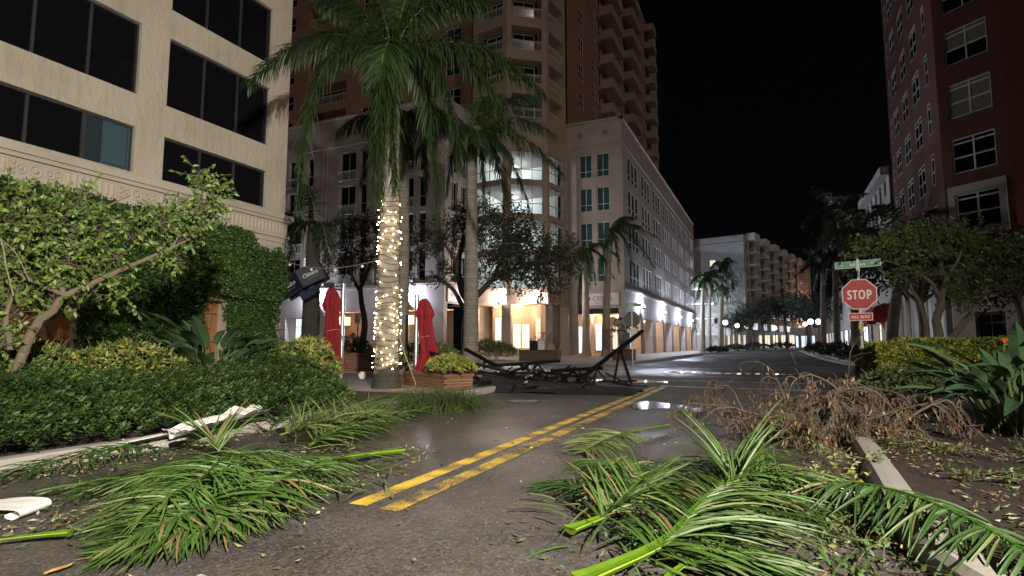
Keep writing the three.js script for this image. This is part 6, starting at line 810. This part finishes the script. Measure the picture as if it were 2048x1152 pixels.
{ // single leaflets shaken off the fronds
  const t = thing('loose_leaflets', 'loose torn leaflets strewn round the frond piles', 'leaf litter'), r = rnd(679), g = new GB(true); tag(t, null, null, null, 'stuff');
  for (let k = 0; k < 420; k++) { const c = r() < 0.5 ? [-0.5, -4.7, 1.5] : [-4.5, -4.2, 1.7], a = r() * 6.28, q = c[2] * Math.pow(r(), 0.6), b = r() * 6.28, d = V(Math.cos(b), 0.12 + 0.2 * r(), Math.sin(b)).normalize(); g.strip(V(c[0] + Math.cos(a) * q * 0.8, 0.015 + 0.1 * r(), c[1] + Math.sin(a) * q), d, V(-Math.sin(b), (r() - 0.5) * 0.8, Math.cos(b)).normalize(), 0.2 + 0.4 * r(), 0.022, 0.45, 4, tint([[0.08, 0.15, 0.03], [0.13, 0.17, 0.06], [0.05, 0.1, 0.02]][k % 3], r, 0.3)); } part('leaflets', g, M.leaf, t);
}
// ---------------------------------------------------------------- white sheets blown onto the road
function sheet(rows, thick = 0.004) { const g = new GB(), n = rows.length, m = rows[0].length; g.i = []; rows.flat().forEach((p) => { g.p.push(p.x, p.y, p.z); g.n.push(0, 0, 0); }); for (let i = 0; i < n; i++) for (let j = 0; j < m; j++) g.t.push(i * 0.05, j * 0.05); for (let i = 0; i + 1 < n; i++) for (let j = 0; j + 1 < m; j++) { const a = i * m + j; g.i.push(a, a + 1, a + m + 1, a, a + m + 1, a + m); } const q = g.build(); q.computeVertexNormals(); return q; }
{ // curled vinyl sheet at the left edge
  const t = thing('vinyl_sheet', 'white vinyl sheet with a curled end at the left edge of the road', 'sheet', [-5.02, 0, -2.52]), ax = V(0.42, 0, 0.9).normalize(), al = V(-0.86, 0, 0.5).normalize(), rows = [], f = fbm(683, 4, 3), prof = [];
  for (let k = 0; k <= 18; k++) { const a = k / 18 * PI * 1.55; prof.push([0.02 - Math.sin(a) * 0.085 * (1 - 0.25 * k / 18), 0.092 + Math.cos(a) * 0.085 * (1 - 0.25 * k / 18)]); } prof.reverse(); for (let k = 1; k <= 22; k++) prof.push([k * 0.07, 0.177 - 0.05 * k / 22 + 0.02 * Math.sin(k * 0.5)]);
  for (let j = 0; j <= 14; j++) { const v = (j / 14 - 0.5) * 0.4; rows.push(prof.map(([x, y], i) => al.clone().multiplyScalar(x).addScaledVector(ax, v * (1 - 0.12 * Math.min(1, Math.max(0, x)))).add(V(0, y * (1 - 0.18 * (j / 14)) + 0.02 * (f(i * 0.05, j * 0.08) - 0.5), 0)))); } part('sheet', sheet(rows), M.vinyl, t); t.scale.set(0.72, 0.5, 0.72);
}
{ // torn white panel on the kerb: a long crumpled skin and a bent frame
  const t = thing('torn_panel', 'torn white panel with an open bent frame end lying on the left kerb', 'panel', [-6.5, 0.06, -4.9]), r = rnd(691), f = fbm(693, 4, 4), rows = []; const A = V(0.12, 0.08, 0.35), B = V(-0.05, 0.16, -1.15);
  for (let i = 0; i <= 22; i++) { const v = i / 22, c = A.clone().lerp(B, v); rows.push(Array.from({ length: 9 }, (_, j) => c.clone().add(V((j / 8 - 0.5) * (0.34 + 0.1 * v), 0.12 * Math.abs(f(v, j * 0.1) - 0.5) * 2 + 0.09 * Math.abs(j / 8 - 0.5) * 2 + 0.05 * v, 0.06 * (f(j * 0.11, v) - 0.5))))); } part('skin', sheet(rows), M.vinyl, t);
  const fr = new GB(); for (const [a, b] of [[[0.24, 0.1, 0.25], [0.16, 0.04, 0.85]], [[-0.1, 0.14, 0.2], [-0.12, 0.1, 0.75]], [[0.16, 0.04, 0.85], [-0.12, 0.1, 0.75]]]) { const p = V(...a), q = V(...b), l = p.distanceTo(q), m = new THREE.Matrix4().compose(p.clone().add(q).multiplyScalar(0.5), new THREE.Quaternion().setFromUnitVectors(UP, q.clone().sub(p).normalize()), V(1, 1, 1)); fr.box(-0.05, -l / 2, -0.006, 0.05, l / 2, 0.006, m); } part('frame_strip', fr, M.vinyl, t);
}
{ const t = thing('crumpled_paper', 'strip of crumpled white paper under the frond by the right kerb', 'paper', [0.32, 0.0, -5.32], -0.35), f = fbm(701, 5, 4), rows = []; for (let i = 0; i <= 20; i++) rows.push(Array.from({ length: 8 }, (_, j) => V((i / 20 - 0.5) * 0.52, 0.09 + 0.09 * Math.abs(f(i * 0.06, j * 0.1) - 0.5) * 2 - 0.01 * i / 20, (j / 7 - 0.5) * 0.15 + 0.03 * f(j * 0.1, i * 0.05)))); part('paper', sheet(rows), M.vinyl, t); }
{ const t = thing('plastic_cup', 'clear crushed plastic cup among the left pile of fronds', 'cup', [-3.75, 0.04, -3.35], 0.6); const g = new GB(); g.add(new THREE.CylinderGeometry(0.045, 0.033, 0.11, 16, 1, true), rotM(0, 0.02, 0, 0, 0, 1.4)); part('cup', g, new THREE.MeshPhysicalMaterial({ color: col([0.9, 0.9, 0.9]), roughness: 0.15, transmission: 0.7, thickness: 0, side: THREE.DoubleSide }), t); part('rim', new THREE.TorusGeometry(0.046, 0.004, 5, 18).applyMatrix4(rotM(-0.054, 0.03, 0, PI / 2 - 0.17)), M.vinyl, t); }
{ const t = thing('white_lump', 'small white bag lying in front of the brick wall behind the lit palm', 'bag', [-12.2, 0.12, -15.2]), f = fbm(709, 4, 3), g = new THREE.IcosahedronGeometry(0.13, 4), P = g.attributes.position; for (let k = 0; k < P.count; k++) { const s = 0.7 + 0.6 * f(0.5 + P.getX(k) * 1.7, 0.5 + P.getY(k) * 1.7 + P.getZ(k)); P.setXYZ(k, P.getX(k) * s, Math.max(0, 0.1 + P.getY(k) * s), P.getZ(k) * s); } g.computeVertexNormals(); part('bag', g, M.vinyl, t); }

// ---------------------------------------------------------------- heap of dead branches on the right
{
  const t = thing('dead_branch', 'heap of dead brown branches with dry hanging leaves beside the right kerb', 'branches', [0.85, 0.02, -8.7]), r = rnd(719), tw = new GB(), lf = new GB(true);
  const grow = (p, d, L, R, dep) => { const n = 6, P = [p.clone()], e = d.clone(); for (let k = 0; k < n; k++) { e.add(rdir(r).multiplyScalar(0.24)).add(V(0, P[k].y > 0.34 ? -0.3 : -0.04, 0)).normalize(); const q = P[k].clone().addScaledVector(e, L / n); if (q.y < 0.03) { q.y = 0.03; e.y = Math.abs(e.y) * 0.5; } P.push(q); } if (dep < 1) { const g = new GB(); g.tube(P, [R, R * 0.4], 7); part('branch', g, M.dead, t); } else tw.tube(P, [R, R * 0.35], dep > 2 ? 3 : 5, undefined, false);
    if (dep < 3) { const m = [9, 9, 5][dep]; for (let k = 0; k < m; k++) { const i = 1 + Math.floor(r() * (n - 0.01)), dd = P[i].clone().sub(P[i - 1]).normalize().multiplyScalar(0.7).add(rdir(r).multiplyScalar(0.95)).normalize(); grow(P[i], dd, L * (0.3 + 0.28 * r()), R * 0.5, dep + 1); } }
    if (dep >= 2) for (let k = 0; k < 3; k++) { if (r() < 0.27) { const q = P[2 + Math.floor(r() * 4)], d2 = V((r() - 0.5) * 0.9, -1, (r() - 0.5) * 0.9).normalize(), b = r() < 0.22 ? [0.24, 0.17, 0.085] : r() < 0.5 ? [0.13, 0.07, 0.034] : [0.085, 0.055, 0.03]; lf.leaf(q, d2, perp(d2, r), 0.05 + 0.05 * r(), 0.022, 0.25, tint(b, r, 0.3)); } } };
  for (const [p, d, L] of [[[-0.2, 0.1, 0.3], [-0.75, 0.42, -0.4], 1.7], [[0.2, 0.12, 0.2], [-0.5, 0.55, -0.9], 1.8], [[0.1, 0.1, 0.0], [0.0, 0.75, -0.6], 1.3], [[0.2, 0.1, 0.2], [0.9, 0.22, -0.3], 1.0], [[-0.1, 0.15, -0.4], [-0.6, 0.3, 0.6], 1.3], [[0.1, 0.2, 0.1], [-0.1, 0.55, 0.4], 1.1], [[0.4, 0.15, -0.3], [0.5, 0.25, -0.8], 1.2], [[-0.3, 0.1, -0.5], [-0.85, 0.35, -0.8], 1.6], [[0.1, 0.1, 0.3], [-0.4, 0.2, 0.5], 1.1], [[0.1, 0.1, -0.8], [0.1, 0.45, -1], 1.7], [[-0.4, 0.1, 0.6], [0.2, 0.5, 0.3], 1.0]]) grow(V(...p), V(...d).normalize(), L, 0.026, 0);
  tag(part('twigs', tw, M.dead, t), null, null, null, 'stuff'); tag(part('dry_leaves', lf, M.dry, t), null, null, null, 'stuff');
}
for (const [p, l, q, s] of [[[1.9, 0.1, -8.6], 'long bare grey twig rising from the dead branches towards the hedge', [[-1.0, 0.2, 0.4], [-0.5, 0.35, 0.1], [0.1, 0.5, -0.3], [0.6, 0.75, -0.9]], 0.009], [[1.5, 0.1, -7.4], 'thin bare twig lying across the dark bed soil', [[-0.6, 0.25, -0.4], [0.1, 0.12, 0], [0.9, 0.05, 0.2], [1.5, 0.12, 0.1]], 0.006], [[1.15, 0, -11.3], 'pale bare branch standing up against the dark crossing', [[-0.2, 0.2, 0.2], [0.0, 0.7, -0.1], [0.12, 1.15, -0.5], [0.4, 1.5, -0.9]], 0.011]]) { const t = thing('bare_twig', l, 'twig', p), r = rnd(Math.round(p[2] * -100)), P = curve(q, 18), g = new GB(); g.tube(P, [s, s * 0.4], 6); for (let k = 4; k < 18; k += 2) { const d = P[k].clone().sub(P[k - 1]).normalize().add(rdir(r).multiplyScalar(0.8)).normalize(); g.tube([P[k], P[k].clone().addScaledVector(d, 0.2), P[k].clone().addScaledVector(d, 0.4).add(V(0, -0.04, 0))], [s * 0.5, 0.002], 4); } part('wood', g, M.dead, t); }

for (const [p, l, sd, c] of [[[0.72, 0.1, -6.6], 'small green leafy sprig lying on the right kerb before the dead branches', 801, [0.11, 0.16, 0.045]], [[0.45, 0.0, -6.2], 'yellowing leafy sprig in the right gutter beside the white paper', 803, [0.17, 0.19, 0.05]], [[0.42, 0.0, -3.75], 'dark leafy sprig in the gutter at the bottom right', 805, [0.06, 0.11, 0.03]], [[0.3, 0.0, -4.3], 'pale leafy sprig under the hanging leaflets at the right kerb', 807, [0.14, 0.17, 0.06]], [[1.5, 0.1, -6.2], 'flat leafy sprig on the soil behind the right kerb', 809, [0.07, 0.11, 0.03]], [[2.2, 0.1, -7.2], 'leafy sprig lying deeper in the right bed', 811, [0.06, 0.1, 0.03]], [[1.3, 0.1, -7.8], 'broken leafy sprig between kerb and dead branches', 813, [0.1, 0.13, 0.04]], [[1.9, 0.1, -5.0], 'olive leafy sprig near the arching frond in the bed', 815, [0.09, 0.12, 0.045]]]) {
  const t = thing('fallen_sprig', l, 'sprig', p, sd), r = rnd(sd), st = new GB(), g = new GB(true);
  for (let k = 0; k < 7; k++) { const a = r() * 6.28, e = V(Math.cos(a), 0.12 + 0.25 * r(), Math.sin(a)).normalize(), b = V((r() - 0.5) * 0.3, 0.02, (r() - 0.5) * 0.3), L = 0.25 + 0.3 * r(); st.tube([b, b.clone().addScaledVector(e, L * 0.5), b.clone().addScaledVector(e, L).add(V(0, -0.03, 0))], [0.006, 0.002], 4); for (let q = 0; q < 12; q++) { const d = e.clone().multiplyScalar(0.6).add(rdir(r)).normalize(); const o = b.clone().addScaledVector(e, L * (0.15 + 0.85 * q / 12)); o.y = Math.max(0.012, o.y); g.leaf(o, d, perp(d, r), 0.045 + 0.035 * r(), 0.026, 0.15, tint(c, r, 0.35)); } }
  part('stem', st, M.bark, t); part('leaves', g, M.leaf, t);
}
// ---------------------------------------------------------------- scattered litter of leaves, twigs and blossom
{
  const r = rnd(733), g = new GB(true), put = (x, z, y0, n, s, cs) => { for (let k = 0; k < n; k++) { const a = r() * 6.28, q = s * Math.sqrt(r()), d = V(Math.cos(r() * 6.28), (r() - 0.2) * 0.4, Math.sin(r() * 6.28)).normalize(), c = cs[Math.floor(r() * cs.length)]; g.leaf(V(x + Math.cos(a) * q, y0 + 0.006 + 0.03 * r(), z + Math.sin(a) * q), d, perp(d, r).setY((r() - 0.5) * 0.6).normalize(), 0.035 + 0.05 * r(), 0.022, 0.1, tint(c, r, 0.3)); } };
  const G1 = [0.12, 0.16, 0.05], G2 = [0.06, 0.1, 0.03], Y = [0.34, 0.3, 0.1], Bn = [0.16, 0.09, 0.045], P = [0.36, 0.34, 0.22];
  for (let k = 0; k < 26; k++) put(lerp(0.2, 0.75, r()), lerp(-3.6, -9, r()), 0, 34, 0.28, [G1, G2, P, Bn, G1]);
  for (let k = 0; k < 110; k++) put(lerp(0.95, 3.8, r()), lerp(-3.2, -10, r()), 0.1, 34, 0.35, [G2, P, Bn, G1, Bn]);
  for (let k = 0; k < 40; k++) put(-4.3 + (r() - 0.5) * 2.2, lerp(-2.2, -6, r()), 0, 30, 0.32, [G1, G2, P, Bn]);
  for (let k = 0; k < 60; k++) put(-6.4 + (r() - 0.5) * 0.7, lerp(-2, -12, r()), 0, 34, 0.3, [G1, G2, Bn, P]);
  for (let k = 0; k < 30; k++) put(-0.5 + (r() - 0.5) * 1.8, lerp(-3, -9, r()), 0, 18, 0.4, [G1, G2, Bn]);
  for (let k = 0; k < 520; k++) put(lerp(-6.5, 1, r()), -2 - 30 * r() * r(), 0, 1, 0.3, [Bn, Y, G1, Bn, P]);
  for (let k = 0; k < 60; k++) put(lerp(-9, -6.9, r()), lerp(-11, -17, r()), 0.12, 10, 0.3, [G1, Bn, Y]);
  tag(part('leaf_litter', g, M.dry, scene), 'small torn leaves and chips littering the road, kerbs and beds', 'leaf litter', null, 'stuff');
}
for (const [p, s, c, l] of [[[-4.62, 0.012, -3.32], 0.14, [0.2, 0.07, 0.03], 'reddish bark chip lying on the road left of the left pile'], [[-3.75, 0.012, -4.35], 0.1, [0.2, 0.07, 0.03], 'small reddish bark chip at the right edge of the left pile'], [[-3.62, 0.015, -1.98], 0.08, [0.45, 0.28, 0.08], 'dry ochre leaf alone at the bottom edge of the road'], [[0.55, 0.03, -4.45], 0.13, [0.42, 0.13, 0.07], 'salmon pink peeled strip in the right gutter'], [[0.66, 0.05, -4.15], 0.07, [0.55, 0.5, 0.1], 'yellow green leaf in the right gutter']]) { const t = thing('litter_chip', l, 'litter', p, p[0] * 3), f = fbm(Math.round(s * 1000), 4, 3), rows = []; for (let i = 0; i <= 10; i++) rows.push(Array.from({ length: 5 }, (_, j) => V((i / 10 - 0.5) * s * 2, 0.02 * f(i * 0.1, j * 0.2), (j / 4 - 0.5) * s * 0.6 * Math.sin(PI * clamp(i / 10, 0.08, 0.92))))); part('chip', sheet(rows), std(c, 0.8), t); }

renderer.render(scene, camera);
